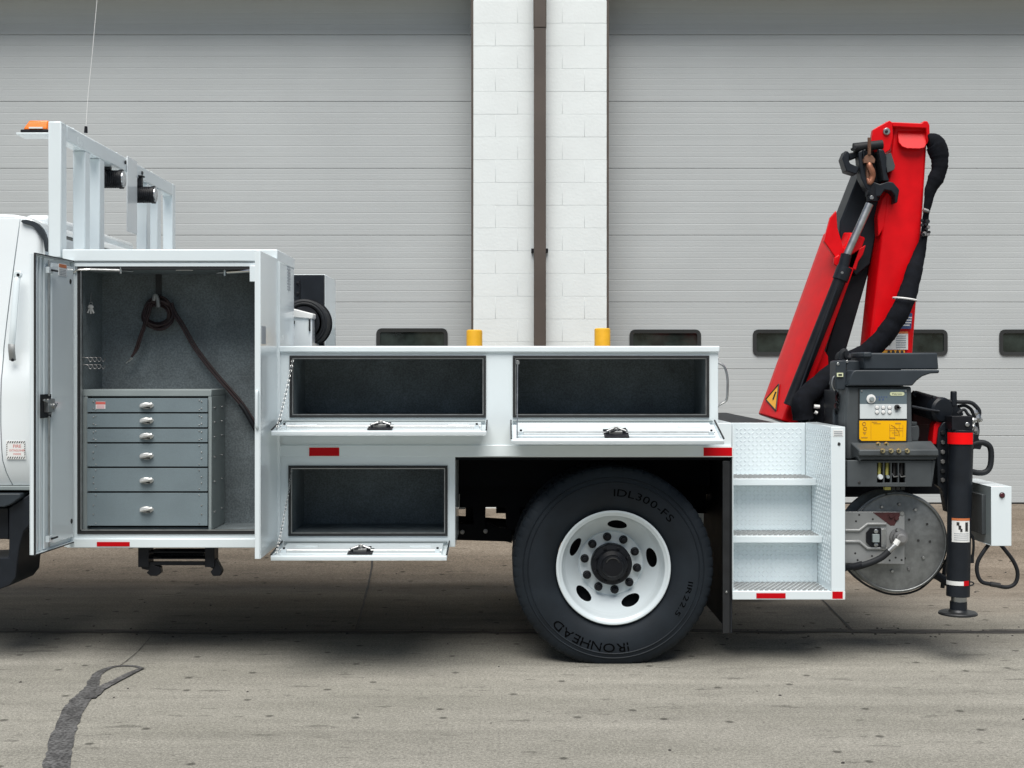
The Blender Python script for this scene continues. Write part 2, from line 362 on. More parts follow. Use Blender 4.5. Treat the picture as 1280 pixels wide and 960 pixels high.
g = MB(); rg = random.Random(31)
for i in range(420):
    x_ = rg.uniform(-6, 6); y_ = SEAM + rg.gauss(0, .10) if i < 240 else rg.uniform(-2.5, 3.5); r_ = rg.uniform(.003, .009)
    g.lathe((x_, y_, ground_z(y_) - .001), (rg.uniform(-.3, .3), rg.uniform(-.3, .3), 1), [(r_, 0), (r_ * .9, r_ * .5), (r_ * .3, r_ * .8)], 5)
g.build('grit', 'joint_fill', kind='stuff', sharp=10)
# ================================================================== building
DY = 5.35; PY = 4.97; GZ = .30                   # door plane, pillar face, ground level there
bld = thing('warehouse', 'grey warehouse front with a white painted block pillar between its two door bays', 'building', (X(675, PY), PY, GZ))
pl, pr = X(591.5, PY), X(758.5, PY); BH = 28.45 / K(PY)
mb = MB().box(pl + .004, pr - .004, PY + .0035, DY + .35, GZ - .3, 4.95); mb.build('wall', 'mortar', bld)
W3 = (pr - pl) / 3; J = .0014
def block_mesh(wd):
    return MB().box(0, wd - J, PY, PY + .05, 0, BH - J)
full = half = None; z0 = Z(29, PY); k0 = math.ceil((z0 - GZ) / BH); rb = random.Random(4)
for i in range(-2, k0 + 1):
    zz = z0 - BH * i
    if zz + 0 > 4.951: continue
    zz0 = zz - BH
    edges = [0, .5, 1.5, 2.5, 3] if i % 2 == 0 else [0, 1, 2, 3]
    for a, b in zip(edges, edges[1:]):
        x = pl + a * W3; wd = (b - a) * W3
        if wd > W3 * .7:
            if full is None: full = block_mesh(W3).build('block', 'wall_paint', bld, bevel=.0012, seg=1); o = full
            else: o = full.copy(); COL.objects.link(o)
        else:
            if half is None: half = block_mesh(W3 / 2).build('block', 'wall_paint', bld, bevel=.0012, seg=1); o = half
            else: o = half.copy(); COL.objects.link(o)
        c = Vector((x + wd / 2, PY + .025 + rb.uniform(-.0006, .0006), zz0 + BH / 2)); o.location = c - Vector(bld['wc'])
# lintel, canopy and the walls outside the frame
mb = MB().box(-16, pl - .02, PY + .02, DY + .35, 4.95, 6.4).box(pr + .02, 18, PY + .02, DY + .35, 4.95, 6.4).box(pl - .02, pr + .02, PY + .02, DY + .35, 4.952, 6.4)
mb.build('lintel', 'wall_paint', bld)
MB().box(-16, 18, PY - .12, DY + .3, 6.4, 6.6).build('canopy', 'roof_dark', bld, bevel=.01)
for a, b in ((-16, -10.2), (12.2, 18)): MB().box(a, b, PY, DY + .3, GZ - .3, 4.95).build('side_wall', 'wall_paint', bld)
MB().box(-15, 17, DY + .42, DY + .5, GZ - .3, 6.4).build('rear_wall', 'roof_dark', bld)
# brown metal edge trims and the rain pipe
for px in (590.3, 759.8):
    x = X(px, PY); MB().box(x - .009, x + .009, PY - .004, DY - .03, GZ, 4.945).build('edge_trim', 'brown_metal', bld)
mb = MB(); x0, x1 = X(667.5, 4.84), X(682.5, 4.84)
mb.box(x0, x1, 4.84, 4.93, GZ + .02, 4.55).box(x0 - .004, x1 + .004, 4.835, 4.935, 4.55, 6.38)
pipe = mb.build('rain_pipe', 'brown_metal', bld, bevel=.006)
for zz in (Z(313, 4.9), .7): MB().box(x0 - .022, x1 + .022, 4.93, 4.968, zz - .02, zz + .02).build('pipe_strap', 'black_paint', pipe, bevel=.003)

def garage_door(x0, x1, label, windows, lines):
    t = thing('garage_door', label, 'garage door', ((x0 + x1) / 2, DY, GZ), 'grey sectional garage doors')
    SH = 83.6 / K(DY); first = None
    for k in range(8):
        za = GZ + .012 + SH * k; zb = za + SH - .0025
        if k == 7: zb = za + SH - .02
        hole = [(a, b, c, d) for a, b, c, d in windows if za < c < zb]
        # profile of the section: raised ribs between shallow grooves
        prof = []
        n = 6; gr = .001; hw = .0026
        prof.append((za, .004)); prof.append((za + .004, 0))
        for j in range(1, n * 2):
            zc = za + (zb - za) * j / (n * 2); deep = gr if j % 2 == 0 else gr * .5; h2 = hw if j % 2 == 0 else hw * .6
            prof += [(zc - h2 - .002, 0), (zc - h2, deep), (zc + h2, deep), (zc + h2 + .002, 0)]
        prof += [(zb - .004, 0), (zb, .004)]
        mb = MB()
        if not hole:
            pts = [(DY + d, z) for z, d in prof] + [(DY + .045, zb), (DY + .045, za)]
            n_ = len(pts); vs = [(x0, a, b) for a, b in pts] + [(x1, a, b) for a, b in pts]
            mb.add(vs, [tuple(range(n_)), tuple(range(2 * n_ - 1, n_ - 1, -1))] + [(i, i + n_, (i + 1) % n_ + n_, (i + 1) % n_) for i in range(n_)])
            o = mb.build('door_section', 'door_grey', t, sharp=2)
        else:
            hs = sorted(hole); xs = [x0] + [q for h in hs for q in (h[0], h[1])] + [x1]; lo_, hi_ = hs[0][2], hs[0][3]
            spans = [(xs[i], xs[i + 1], i % 2 == 1) for i in range(len(xs) - 1)]
            for a_, b_, ish in spans:
                P1 = prof
                for part in ([(za, zb)] if not ish else [(za, lo_), (hi_, zb)]):
                    pp = [(z, d) for z, d in P1 if part[0] - 1e-6 <= z <= part[1] + 1e-6]
                    if part[0] != za: pp = [(part[0], 0)] + pp
                    if part[1] != zb: pp = pp + [(part[1], 0)]
                    pts = [(DY + d, z) for z, d in pp] + [(DY + .045, part[1]), (DY + .045, part[0])]
                    n_ = len(pts); vs = [(a_, p, q) for p, q in pts] + [(b_, p, q) for p, q in pts]
                    mb.add(vs, [tuple(range(n_)), tuple(range(2 * n_ - 1, n_ - 1, -1))] + [(i, i + n_, (i + 1) % n_ + n_, (i + 1) % n_) for i in range(n_)])
            mb.build('door_section', 'door_grey', t, sharp=2)
    # bottom rubber
    MB().box(x0, x1, DY + .0, DY + .04, GZ - .03, GZ + .0115).build('bottom_seal', 'rubber_seal', t)
    wf = None
    for a, b, c, d in windows:
        if wf is None:
            r_ = .035; pts = []
            def rr(e, rad):
                out = []
                for cx, cz, q0 in ((b - rad, d - rad, 0), (a + rad, d - rad, 90), (a + rad, c + rad, 180), (b - rad, c + rad, 270)):
                    for q in range(0, 91, 18): out.append((cx + (rad - e) * math.cos(R(q0 + q)), cz + (rad - e) * math.sin(R(q0 + q))))
                return out
            o_, i_ = rr(-.012, .04), rr(.022, .04); n_ = len(o_); vs = []
            for pts, y in ((o_, DY - .001), (o_, DY - .012), (i_, DY - .010), (i_, DY + .03)): vs += [(p, y, q) for p, q in pts]
            fs = [(l * n_ + i, l * n_ + (i + 1) % n_, (l + 1) * n_ + (i + 1) % n_, (l + 1) * n_ + i) for l in range(3) for i in range(n_)]
            wf = MB().add(vs, fs).build('window', 'window_frame', t); o = wf; wx = a
            pane = MB().prism(rr(.02, .04), DY + .005, DY + .012).build('pane', 'dark_glass', wf)
        else:
            o = copy_part(wf, a - wx); p2 = pane.copy(); COL.objects.link(p2); p2.parent = o; p2['wc'] = tuple(Vector(pane['wc']) + Vector((a - wx, 0, 0)))
    return t
def win(px0, px1, py0, py1): return (X(px0, DY), X(px1, DY), Z(py1, DY), Z(py0, DY))
wl = [win(472 - 154 * k, 558 - 154 * k, 412, 442) for k in range(3)]
garage_door(-10.2, X(590, DY) , 'wide light grey sectional garage door behind the tall cabinet, left of the white pillar', wl, None)
wr = [win(788.5 + 154 * k, 874.5 + 154 * k, 413.5, 443) for k in range(5)]
garage_door(X(760, DY), 12.2, 'wide light grey sectional garage door behind the red crane, right of the white pillar', wr, None)

def bollard(px0, px1, top, lab):
    Y = 4.45; r = (px1 - px0) / 2 / K(Y); x = X((px0 + px1) / 2, Y); zt = Z(top, Y); g = ground_z(Y)
    o = MB().lathe((x, Y, g - .05), (0, 0, 1), [(r, 0), (r, zt - g + .03), (r * .96, zt - g + .043), (r * .8, zt - g + .048)], 32).build('bollard', 'bollard_yellow')
    return tag(o, lab, 'bollard', 'yellow bollards in front of the pillar')
bollard(583, 603, 412, 'yellow bollard at the left edge of the white block pillar')
bollard(743, 763, 410, 'yellow bollard at the right edge of the white block pillar')
# ================================================================== service truck
trk = thing('service_truck', 'white service truck with open side cabinets and a red folding crane at its rear', 'truck', (X(767), 1.22, 0))
W = 2.44; FT = .022                               # overall width, face thickness
# ---------------- tall cabinet
tx0, tx1 = X(80), X(346.5); DEP = .56
ZT, ZB = Z(314), Z(684)
D0, D1, DZ0, DZ1 = X(98), X(333), Z(666), Z(335)
mb = MB().panel(tx0, tx1, ZB, ZT, 0, FT, [(D0, D1, DZ0, DZ1)])
mb.box(tx0, tx0 + .02, FT, DEP, ZB, ZT).box(tx1 - .02, tx1, FT, DEP, ZB, ZT).box(tx0 + .02, tx1 - .02, DEP - .02, DEP, ZB, ZT)
mb.box(tx0 + .02, tx1 - .02, FT, DEP - .02, ZB, ZB + .02)
cab_t = mb.build('tall_cabinet', 'white_paint', trk, bevel=.003)
MB().box(tx0 - .004, tx1 + .004, -.018, DEP, Z(327), Z(312)).build('drip_cap', 'white_paint', cab_t, bevel=.005)
MB().box(tx0 + .05, tx1 - .01, -.010, -.0005, Z(333.3), Z(328.6)).build('door_stop', 'white_paint', cab_t, bevel=.002)
MB().box(X(84), tx1 + .002, -.012, .03, Z(684.5), Z(673)).build('bottom_rail', 'white_paint', cab_t, bevel=.004)
MB().hollow(D0, D1, FT + .001, .40, DZ0, DZ1, .006).build('liner', 'liner', cab_t)
MB().ring(D0 - .004, D1, DZ0 - .006, DZ1 + .006, -.006, FT, .014).build('rubber_seal', 'rubber_seal', cab_t)
MB().box(D0 + .012, D0 + .017, -.004, .02, DZ0 + .012, DZ1 - .012).box(D0 + .012, D1 - .02, -.004, .02, DZ0 + .012, DZ0 + .0165).build('edge_strip', 'steel', cab_t)
# fittings inside
def ppath(pts, Y): return [P(a, b, Y) for a, b in pts]
o = MB().m('chrome').tube(ppath([(91, 341), (96, 337.5), (112, 337)], -.01), .0065, 8).m('steel').tube(ppath([(112, 337), (150, 338)], 0), .009, 10).m('steel').tube([P(150, 338, 0), P(166, 339, .05)], .005, 8).m('chrome').tube(ppath([(151, 334), (151, 342)], 0), .007, 8)
o.build('gas_strut', 'chrome', cab_t)
MB().m('steel').tube([P(271, 341, .06), P(285, 340, .03)], .006, 8).m('chrome').tube([P(284, 340, .03), P(318, 338, -.01)], .009, 10).tube(ppath([(281, 335), (281, 345)], .03), .006, 8).build('gas_strut', 'chrome', cab_t)
MB().m('white_print').pbox(220, 241, 335.6, 338.2, .05, .055).build('strip_light', 'white_print', cab_t)
MB().pbox(312, 319, 332, 352, -.03, .0).build('strut_bracket', 'white_paint', cab_t, bevel=.002)
MB().pbox(194.5, 201.5, 339, 378, .385, .393).build('hanger_strap', 'dark_metal', cab_t)
MB().tube(bez(ppath([(192, 376), (194, 369), (197, 374), (198, 384)], .315), 5), .011, 8).build('hanger_hook', 'bracket_grey', cab_t)
for i in range(4):
    for j in range(2):
        y_ = .06 + .075 * i; x_ = D0 + .0075; z_ = Z(447 + 9 * j, y_)
        MB().tube(bez([(x_, y_, z_), (x_ + .022, y_, z_ - .002), (x_ + .030, y_ + .002, z_ - .018), (x_ + .040, y_ + .004, z_ - .020), (x_ + .046, y_ + .004, z_ - .004)], 4), .003, 6).build('wire_hook', 'dull_steel', cab_t)
# side wall to the right: vent louvres
mb = MB()
for i in range(9): mb.box(tx1 - .001, tx1 + .004, .33, .42, Z(335 + 3.6 * i, .4), Z(333 + 3.6 * i, .4))
mb.build('vent', 'grey_ink', cab_t)
MB().m('red_reflector').pbox(121, 162, 677.5, 683, -.0145, -.0115).build('reflector', 'red_reflector', trk)

# ---------------- swing doors of the tall cabinet
def swing_door(hx, hz0, hz1, wd, ang, side, label):
    a = R(ang); hy = -.002; th = .028
    ud = (math.cos(a) * side, -math.sin(a)); nd = (-math.sin(a) * side, -math.cos(a))   # along the door, outward (closed = -y)
    f = lambda p: (hx + ud[0] * p[0] + nd[0] * p[1], hy + ud[1] * p[0] + nd[1] * p[1], p[2])
    H = hz1 - hz0
    mb = MB(f).box(0, wd, 0, .004, hz0, hz1)                       # outer skin (n=0 is the cabinet side; skin sits outermost)
    mb = MB(f).box(.004, wd, th - .005, th, hz0, hz1)
    mb.box(.004, wd, 0, th - .005, hz0, hz0 + .004).box(.004, wd, 0, th - .005, hz1 - .004, hz1).box(wd - .004, wd, 0, th - .005, hz0 + .004, hz1 - .004).box(.004, .008, 0, th - .005, hz0 + .004, hz1 - .004)
    mb.box(.03, wd * .60, -.001, .004, hz0 + .03, hz1 - .03)       # inner pan, outer third lies deeper for the latch
    mb.box(wd * .60, wd * .605, .001, th - .006, hz0 + .03, hz1 - .03)
    for q in (.70, .80, .88): mb.box(wd * q, wd * q + .012, th - .016, th - .006, hz0 + .01, hz1 - .01)
    d = mb.build('cabinet_door', 'white_paint', trk, bevel=.0025, label=label)
    if side > 0: MB(f).m('rubber_seal').box(wd - .001, wd + .008, -.003, .004, hz0 - .003, hz1 + .003).box(.02, wd - .001, -.003, .004, hz1 - .003, hz1 + .003).box(.02, wd - .001, -.003, .004, hz0 - .003, hz0 + .003).build('door_gasket', 'rubber_seal', d)
    return d, f
dz0, dz1 = Z(677), Z(327)
dL, fL = swing_door(X(94), dz0, dz1, .505, 93.6, 1, 'left cabinet door standing open, inner side showing')
zl = Z(505) ; wd = .505
MB(fL).m('steel').tube([(wd * .70, -.006, dz0 + .02), (wd * .70, -.006, zl - .05)], .0055, 8).tube([(wd * .70, -.006, zl + .05), (wd * .70, -.006, dz1 - .02)], .0055, 8).build('lock_rod', 'steel', dL)
MB(fL).box(wd * .86, wd * .50, .002, .006, zl - .058, zl + .058).m('steel').box(wd * .78, wd * .62, -.02, .002, zl - .03, zl + .035).tube([(wd * .84, -.01, zl + .03), (wd * .6, -.02, zl), (wd * .72, -.01, zl - .04)], .006, 8).cyl((wd * .66, -.03, zl + .0), (wd * .66, 0, zl + .0), .014, seg=12).tube([(wd * .52, -.012, zl + .01), (wd * .6, -.012, zl - .02)], .004, 6).build('door_latch', 'black_paint', dL, bevel=.001)
for zz in (dz0 + .045, dz1 - .085):
    MB(fL).m('white_paint').box(wd * .74, wd * .64, -.014, .003, zz, zz + .03).m('black_paint').cyl((wd * .70, -.02, zz + .015), (wd * .56, -.02, zz + .015), .005, seg=8).build('rod_guide', 'white_paint', dL)
for u_, p_ in ((.13, 353), (.10, 650)): MB(fL).cyl((wd * u_, -.0025, Z(p_)), (wd * u_, .004, Z(p_)), .013, seg=16).build('drain_hole', 'rubber_seal', dL)
sx0, sx1, sz0, sz1 = wd * .44, wd * .24, Z(348), Z(333)
s = MB(fL).m('white_print').box(sx0, sx1, -.003, -.0012, sz0, sz1).m('orange_ink').box(sx0 - .003, sx1 + .003, -.004, -.003, sz1 - .02, sz1 - .003).m('grey_ink')
for i in range(4): s.box(sx0 - .006, sx1 + .006, -.0038, -.003, sz0 + .006 + i * .008, sz0 + .009 + i * .008)
s.build('warning_sticker', 'white_print', dL)
dR, fR = swing_door(X(341), dz0 - .018, dz1 + .012, .505, 90, -1, 'right cabinet door standing open, seen from its outer side')
zh = Z(508)
MB(fR).tube(bez([(wd + .002, .012, zh - .088), (wd + .012, .012, zh - .078), (wd + .016, .012, zh), (wd + .012, .012, zh + .078), (wd + .002, .012, zh + .088)], 5), .008, 8).build('pull_handle', 'white_paint', dR)
MB(fR).box(.0, .014, .024, .034, dz0, dz1).tube([(.004, .034, dz0), (.004, .034, dz1)], .005, 8).build('piano_hinge', 'white_paint', dR)
MB(fR).box(wd - .13, wd - .03, .0281, .031, Z(432), Z(411)).build('painted_reflection', 'grey_ink', dR)  # grey reflection on the outer skin, painted as a flat patch

# ---------------- low body: bed side with compartments
bx0, bx1 = X(348.5), X(915); zt, zm, zb2 = Z(436), Z(571.5), Z(684)
ends = X(898); zl2 = Z(529)
A = (X(362.5), X(607), Z(521.5), Z(445)); B = (X(641.5), X(886), Z(521.5), Z(445)); C = (X(361), X(559), Z(669.5), Z(582.5))
Y0 = .004
mb = MB().panel(bx0, bx1, zb2, zt, Y0, Y0 + FT, [A, B, C, (ends, bx1, zl2, zt), (X(569), bx1, zb2, zm)])
mb.box(bx0, ends, Y0 + FT, DEP, zt - .012, zt - .001).box(ends - .012, ends, Y0 + FT, DEP, zl2, zt - .012)
mb.box(bx0, X(915), DEP - .012, DEP, zm + .012, zt - .012)
mb.box(ends, X(915), Y0 + FT, DEP, zl2 - .012, zl2)
mb.box(bx0, X(915), Y0 + FT, DEP - .012, zm, zm + .012)
mb.box(X(569) - .014, X(569), Y0 + FT, DEP, zb2, zm).box(bx0, X(569) - .014, Y0 + FT, DEP, zb2, zb2 + .014).box(bx0, X(569) - .014, DEP - .012, DEP, zb2 + .014, zm)
side = mb.build('bed_side', 'white_paint', trk, bevel=.003)
MB().box(bx0 + .001, ends + .006, -.012, DEP + .01, Z(440.5), Z(432.5)).build('top_rail', 'white_paint', side, bevel=.007, seg=3)
MB().box(bx0, X(914), -.0035, Y0 - .0005, Z(570.5), Z(556.5)).build('rub_rail', 'white_paint', side, bevel=.002)
for nm, q in (('a', A), ('b', B), ('c', C)):
    x0, x1, z0, z1 = q
    bk = .50
    MB().hollow(x0, x1, Y0 + FT + .001, bk, z0, z1, .006).build('liner', 'liner', side)
    MB().ring(x0 - .002, x1 + .002, z0 - .002, z1 + .002, -.004, .012, .013).build('rubber_seal', 'rubber_seal', side)
    MB().ring(x0 + .011, x1 - .011, z0 + .011, z1 - .011, .003, .02, .0045).build('edge_strip', 'steel', side)
for a, b, y in ((386.5, 424, 0), (879.5, 915, 0)):
    MB().m('red_reflector').pbox(a, b, 559.5, 570, -.0065, -.0037).m('white_print').ring(X(a) - .004, X(b) + .004, Z(570) - .004, Z(559.5) + .004, -.0055, -.0036, .004).build('reflector', 'red_reflector', trk)
# grab handle at the rear end
MB().tube(bez(ppath([(897, 508), (901, 505), (908, 500), (909.5, 485), (909, 470), (905, 458), (897, 453)], .12), 5), .0065, 8).build('grab_handle', 'steel', side)
MB().m('steel').disc(P(897.5, 448, .1), .006, ax=(1, 0, 0)).build('bolt', 'steel', side)

def lid(x0, x1, hz, L, droop, label):
    a = R(droop)
    f = lambda p: (p[0], -.006 - p[1] * math.cos(a) - p[2] * math.sin(a), hz - p[1] * math.sin(a) + p[2] * math.cos(a))
    t = .024; wdt = x1 - x0
    mb = MB(f).box(x0, x1, 0, L, -t, -t + .004)
    mb.box(x0, x1, L - .004, L, -t + .004, -.004).box(x0, x0 + .004, .0, L - .004, -t + .004, 0).box(x1 - .004, x1, .0, L - .004, -t + .004, 0)
    mb.box(x0 + .004, x1 - .004, L - .03, L - .004, -.006, -.002)
    mb.box(x0 + .03, x1 - .03, .02, L - .075, -.012, -.003)      # inner pan
    mb.box(x0 + .02, x1 - .02, L - .05, L - .036, -.014, -.004)
    mb.box(x0 + .09, x0 + .20, .09, .11, -.003, .001).box(x1 - .20, x1 - .09, .09, .11, -.003, .001)
    d = mb.build('compartment_lid', 'white_paint', trk, bevel=.0025, label=label)
    MB(f).box(x0 - .003, x0 + .004, .0, L - .01, .0005, .006).box(x1 - .004, x1 + .003, .0, L - .01, .0005, .006).build('lid_gasket', 'rubber_seal', d)
    MB(f).tube([(x0 + .01, -.0, -.002), (x1 - .01, .0, -.002)], .006, 8).build('piano_hinge', 'frame_grey', d)
    cx = (x0 + x1) / 2
    MB(f).tube([(x0 + .03, L - .10, .008), (cx - .05, L - .10, .008)], .004, 6).tube([(cx + .05, L - .10, .008), (x1 - .03, L - .10, .008)], .004, 6).build('lock_rod', 'steel', d)
    MB(f).box(cx - .062, cx + .062, L - .17, L - .04, -.002, .003).m('steel').box(cx - .035, cx + .03, L - .13, L - .08, .003, .018).tube([(cx - .05, L - .09, .014), (cx, L - .12, .028), (cx + .05, L - .10, .014)], .007, 8).cyl((cx, L - .1, 0), (cx, L - .1, .032), .012, seg=12).m('dark_metal').tube([(cx - .03, L - .07, .02), (cx + .05, L - .13, .018)], .005, 6).build('lid_latch', 'black_paint', d, bevel=.001)
    for q in (x0 + .05, x1 - .05):
        MB(f).m('white_paint').box(q - .012, q + .012, L - .115, L - .085, -.002, .014).m('black_paint').cyl((q, L - .1, .004), (q, L - .1, .022), .006, seg=8).build('rod_guide', 'white_paint', d)
    return d, f
l1, f1 = lid(X(352), X(609), Z(526), .31, 7, 'drop-down lid of the upper compartment beside the tall cabinet, hanging level')
l2, f2 = lid(X(638.5), X(893), Z(526), .32, 15, 'drop-down lid of the upper compartment above the wheel, hanging slightly lower')
l3, f3 = lid(X(353), X(562), Z(677), .35, 4, 'drop-down lid of the lower compartment ahead of the wheel')
def chain(a, b, parent, r=.0052, sag=.02):
    a, b = Vector(a), Vector(b); n = int((b - a).length / (r * 2.6)); mb = MB()
    for i in range(n):
        t = i / n; p = a.lerp(b, t + .5 / n) + Vector((0, 0, -sag * 4 * t * (1 - t))); d = (b - a).normalized(); s = Vector((0, 1, 0)) if i % 2 else d.cross(Vector((0, 1, 0))).normalized()
        mb.tube([tuple(p + d * r * 1.7 * math.cos(q) + s * r * math.sin(q)) for q in [k * math.pi / 3 for k in range(6)]], r * .32, 5, closed=True)
    mb.build('chain', 'steel', parent)
chain(P(366, 450, .0), f1((X(352) + .02, .27, .002)), l1)
chain(P(365, 588, .0), f3((X(353) + .02, .30, .002)), l3, r=.0042)
MB().tube([P(647, 453, .0), f2((X(638.5) + .03, .29, .002))], .003, 6).disc(P(647, 453, 0), .012, .01).build('stay_cable', 'steel', l2)

# ---------------- bed floor, far side boxes, hidden structure
fz = 1.235
mb = MB().box(bx0, ends, DEP + .001, 1.879, fz - .05, fz).box(ends, X(914), DEP + .001, W, fz - .05, fz + .001).box(X(914), X(1004), .612, W, fz - .049, fz + .0015)
mb.build('bed_floor', 'black_rubber', trk)
MB().box(X(50), bx0 - .001, DEP + .001, W - DEP - .001, 1.0, 1.04).build('front_floor', 'underbody', trk)
MB().box(X(100), X(545), .62, W - .6, .70, .98).build('belly_light_block', 'underbody', trk, bevel=.02)  # unseen dark box, added to cut the light below the bed
fb = MB().box(bx0, ends, W - DEP, W, fz - .3, zt).build('bed_side', 'white_paint', trk, bevel=.005, label='bed side on the far side of the truck')
MB().box(tx0, tx1, W - DEP, W, ZB, ZT + .01).build('tall_cabinet', 'white_paint', trk, bevel=.005, label='tall cabinet on the far side of the truck')
MB().box(bx0 + .001, X(569), W - DEP, W, ZB, fz - .31).build('lower_cabinet', 'white_paint', trk, bevel=.005)
MB().box(tx0 + .02, tx0 + .04, DEP + .001, W - DEP - .001, 1.0, ZT - .08).build('front_bulkhead', 'white_paint', trk)
# chassis
ch = MB()
for y in (.78, 1.56): ch.box(-4.6, X(1180, y), y, y + .08, .82, 1.06)
for x in (-3.4, -2.2, -1.2, -.35, 1.25, 1.8): ch.box(x - .05, x + .05, .86, 1.56, .84, 1.04)
ch.build('chassis_frame', 'underbody', trk, bevel=.004)
well = MB().m('underbody')
xw0, xw1 = X(569) + .001, X(915) - .03
well.box(xw0, xw1, DEP + .002, .60, fz - .35, fz - .06).box(xw0, X(915), .03, 1.85, zm - .016, zm - .004)
well.box(xw0, xw1, .70, .72, Z(634, .7), zm - .02)
well.build('wheel_well', 'underbody', trk)
u = MB()
u.box(X(582, .84), X(606.5, .84), .84, .95, .60, 1.0)                 # spring hanger
u.pprism([(566, 654), (590, 655), (600, 648), (622, 660), (640, 661), (640, 679), (632, 677), (566, 675)], .74, .82)
u.pprism([(590, 600), (608, 600), (606, 662), (592, 662)], .72, .8)
u.pprism([(631, 630), (650, 630), (650, 665), (633, 660)], .72, .8)
for i in range(6): u.box(X(620, .86), X(900, .86), .86, .93, .70 + i * .014, .711 + i * .014)
u.build('leaf_spring', 'underbody', trk, bevel=.004)
axz = .505; axx = X(767, .02)
MB().cyl((axx, .5, axz), (axx, W - .5, axz), .075).lathe((axx, 1.0, axz), (0, 1, 0), [(.08, 0), (.17, .08), (.22, .2), (.22, .26), (.17, .38), (.08, .46)], 24).build('rear_axle', 'underbody', trk)
MB().cyl((axx - .2, 1.22, axz + .05), (-4.2, 1.22, .85), .05).build('drive_shaft', 'underbody', trk)
MB().m('dull_steel').disc(P(578, 665, .73), .013).disc(P(607, 664, .71), .013).build('spring_bolt', 'dull_steel', trk)
# mud flaps
mb = MB().box(X(912.5, .02), X(912.5, .02) + .012, .02, .95, .165, zm - .02)
mb.m('dark_metal').box(X(903, .02), X(912, .02), .012, .022, .165, zm - .02)
mf = mb.build('mud_flap', 'black_rubber', trk, bevel=.002)
MB().m('steel').disc(P(908, 740, .01), .006).build('bolt', 'steel', mf)
MB().box(X(912.5, .02), X(912.5, .02) + .012, W - .64, W - .02, .165, zm - .02).build('mud_flap', 'black_rubber', trk)

# ---------------- wheels
TR = .528
def tyre(yo, name='tyre', flip=False):
    prof = [(.30, .035), (.315, .022), (.36, .004), (.41, -.004), (.444, .0), (.448, -.0035), (.452, .001), (.468, .006), (.472, .003), (.477, .009), (.485, .011), (.508, .022), (.521, .034), (TR, .048),
            (TR, .075), (TR - .012, .078), (TR - .012, .086), (TR, .089), (TR, .12), (TR - .012, .123), (TR - .012, .131), (TR, .134), (TR, .158), (TR - .012, .161), (TR - .012, .169), (TR, .172), (TR, .21), (.521, .225), (.508, .238), (.45, .258), (.36, .256), (.30, .23)]
    def mod(i, k):
        if i in (11, 12, 13, 14): return ((.975 if flip else .991) if k % 6 == 0 else 1.0)
        if i in (25, 26, 27): return (.985 if k % 4 == 0 else 1.0)
        return 1.0
    mb = MB().lathe((axx, yo, axz), (0, 1, 0), prof, 360, capend=False, mod=mod)
    fl = []
    for p in mb.v:
        x, y, z = p
        if z < .006:
            z = .002 + (z + .03) * .05
        fl.append((x, y, z))
    mb.v = fl
    return mb
def wheel(y0, rim=True, flip=False, holes=True):
    ty = tyre(y0, flip=flip).build('wheel', 'tyre_wall', trk, sharp=28)
    return ty
wh = wheel(.02)
wheel(.33, flip=True); wheel(W - .28); wheel(W - .59)
# moulded lettering on the sidewall
def arc_text(txt, a_start, a_end, rad, h, y, parent, ink='tyre_text', lift=0):
    mb = MB(); n = len(txt)
    adv = []; 
    for c in txt:
        if c == ' ': adv.append((0, .3)); continue
        g = glyphs(c); adv.append((g[2], max(g[3] - g[2], .12)))
    tot = sum(a[1] + .12 for a in adv); pos = 0
    for c, (lo, wd_) in zip(txt, adv):
        t = (pos + wd_ / 2) / tot; pos += wd_ + .12
        if c == ' ': continue
        ang = R(a_start + (a_end - a_start) * t); vs, fs, a, b = glyphs(c); k = h / .73; kx = (R(a_end - a_start) * rad) / tot
        out = []
        for p, q in vs:
            u_, v_ = (p - (a + b) / 2) * kx, (q - .365) * k
            er = (math.sin(ang), math.cos(ang)); et = (math.cos(ang), -math.sin(ang))
            rr = rad + v_
            yy = y(rr)
            out.append((axx + er[0] * rr + et[0] * u_, yy, axz + er[1] * rr + et[1] * u_))
        mb.m(ink).add(out, fs)
    return mb.build('tyre_lettering', ink, parent)
side_y = lambda r: .02 + (.004 - .008 * min(max((r - .36) / .05, 0), 1) + .006 * min(max((r - .41) / .06, 0), 1)) - .0022
arc_text('IDL300-FS', 0, 52, .395, .040, side_y, wh)
arc_text('IRONHEAD', 169, 229, .418, .048, side_y, wh)
arc_text('11R22.5', 100, 128, .41, .027, side_y, wh)
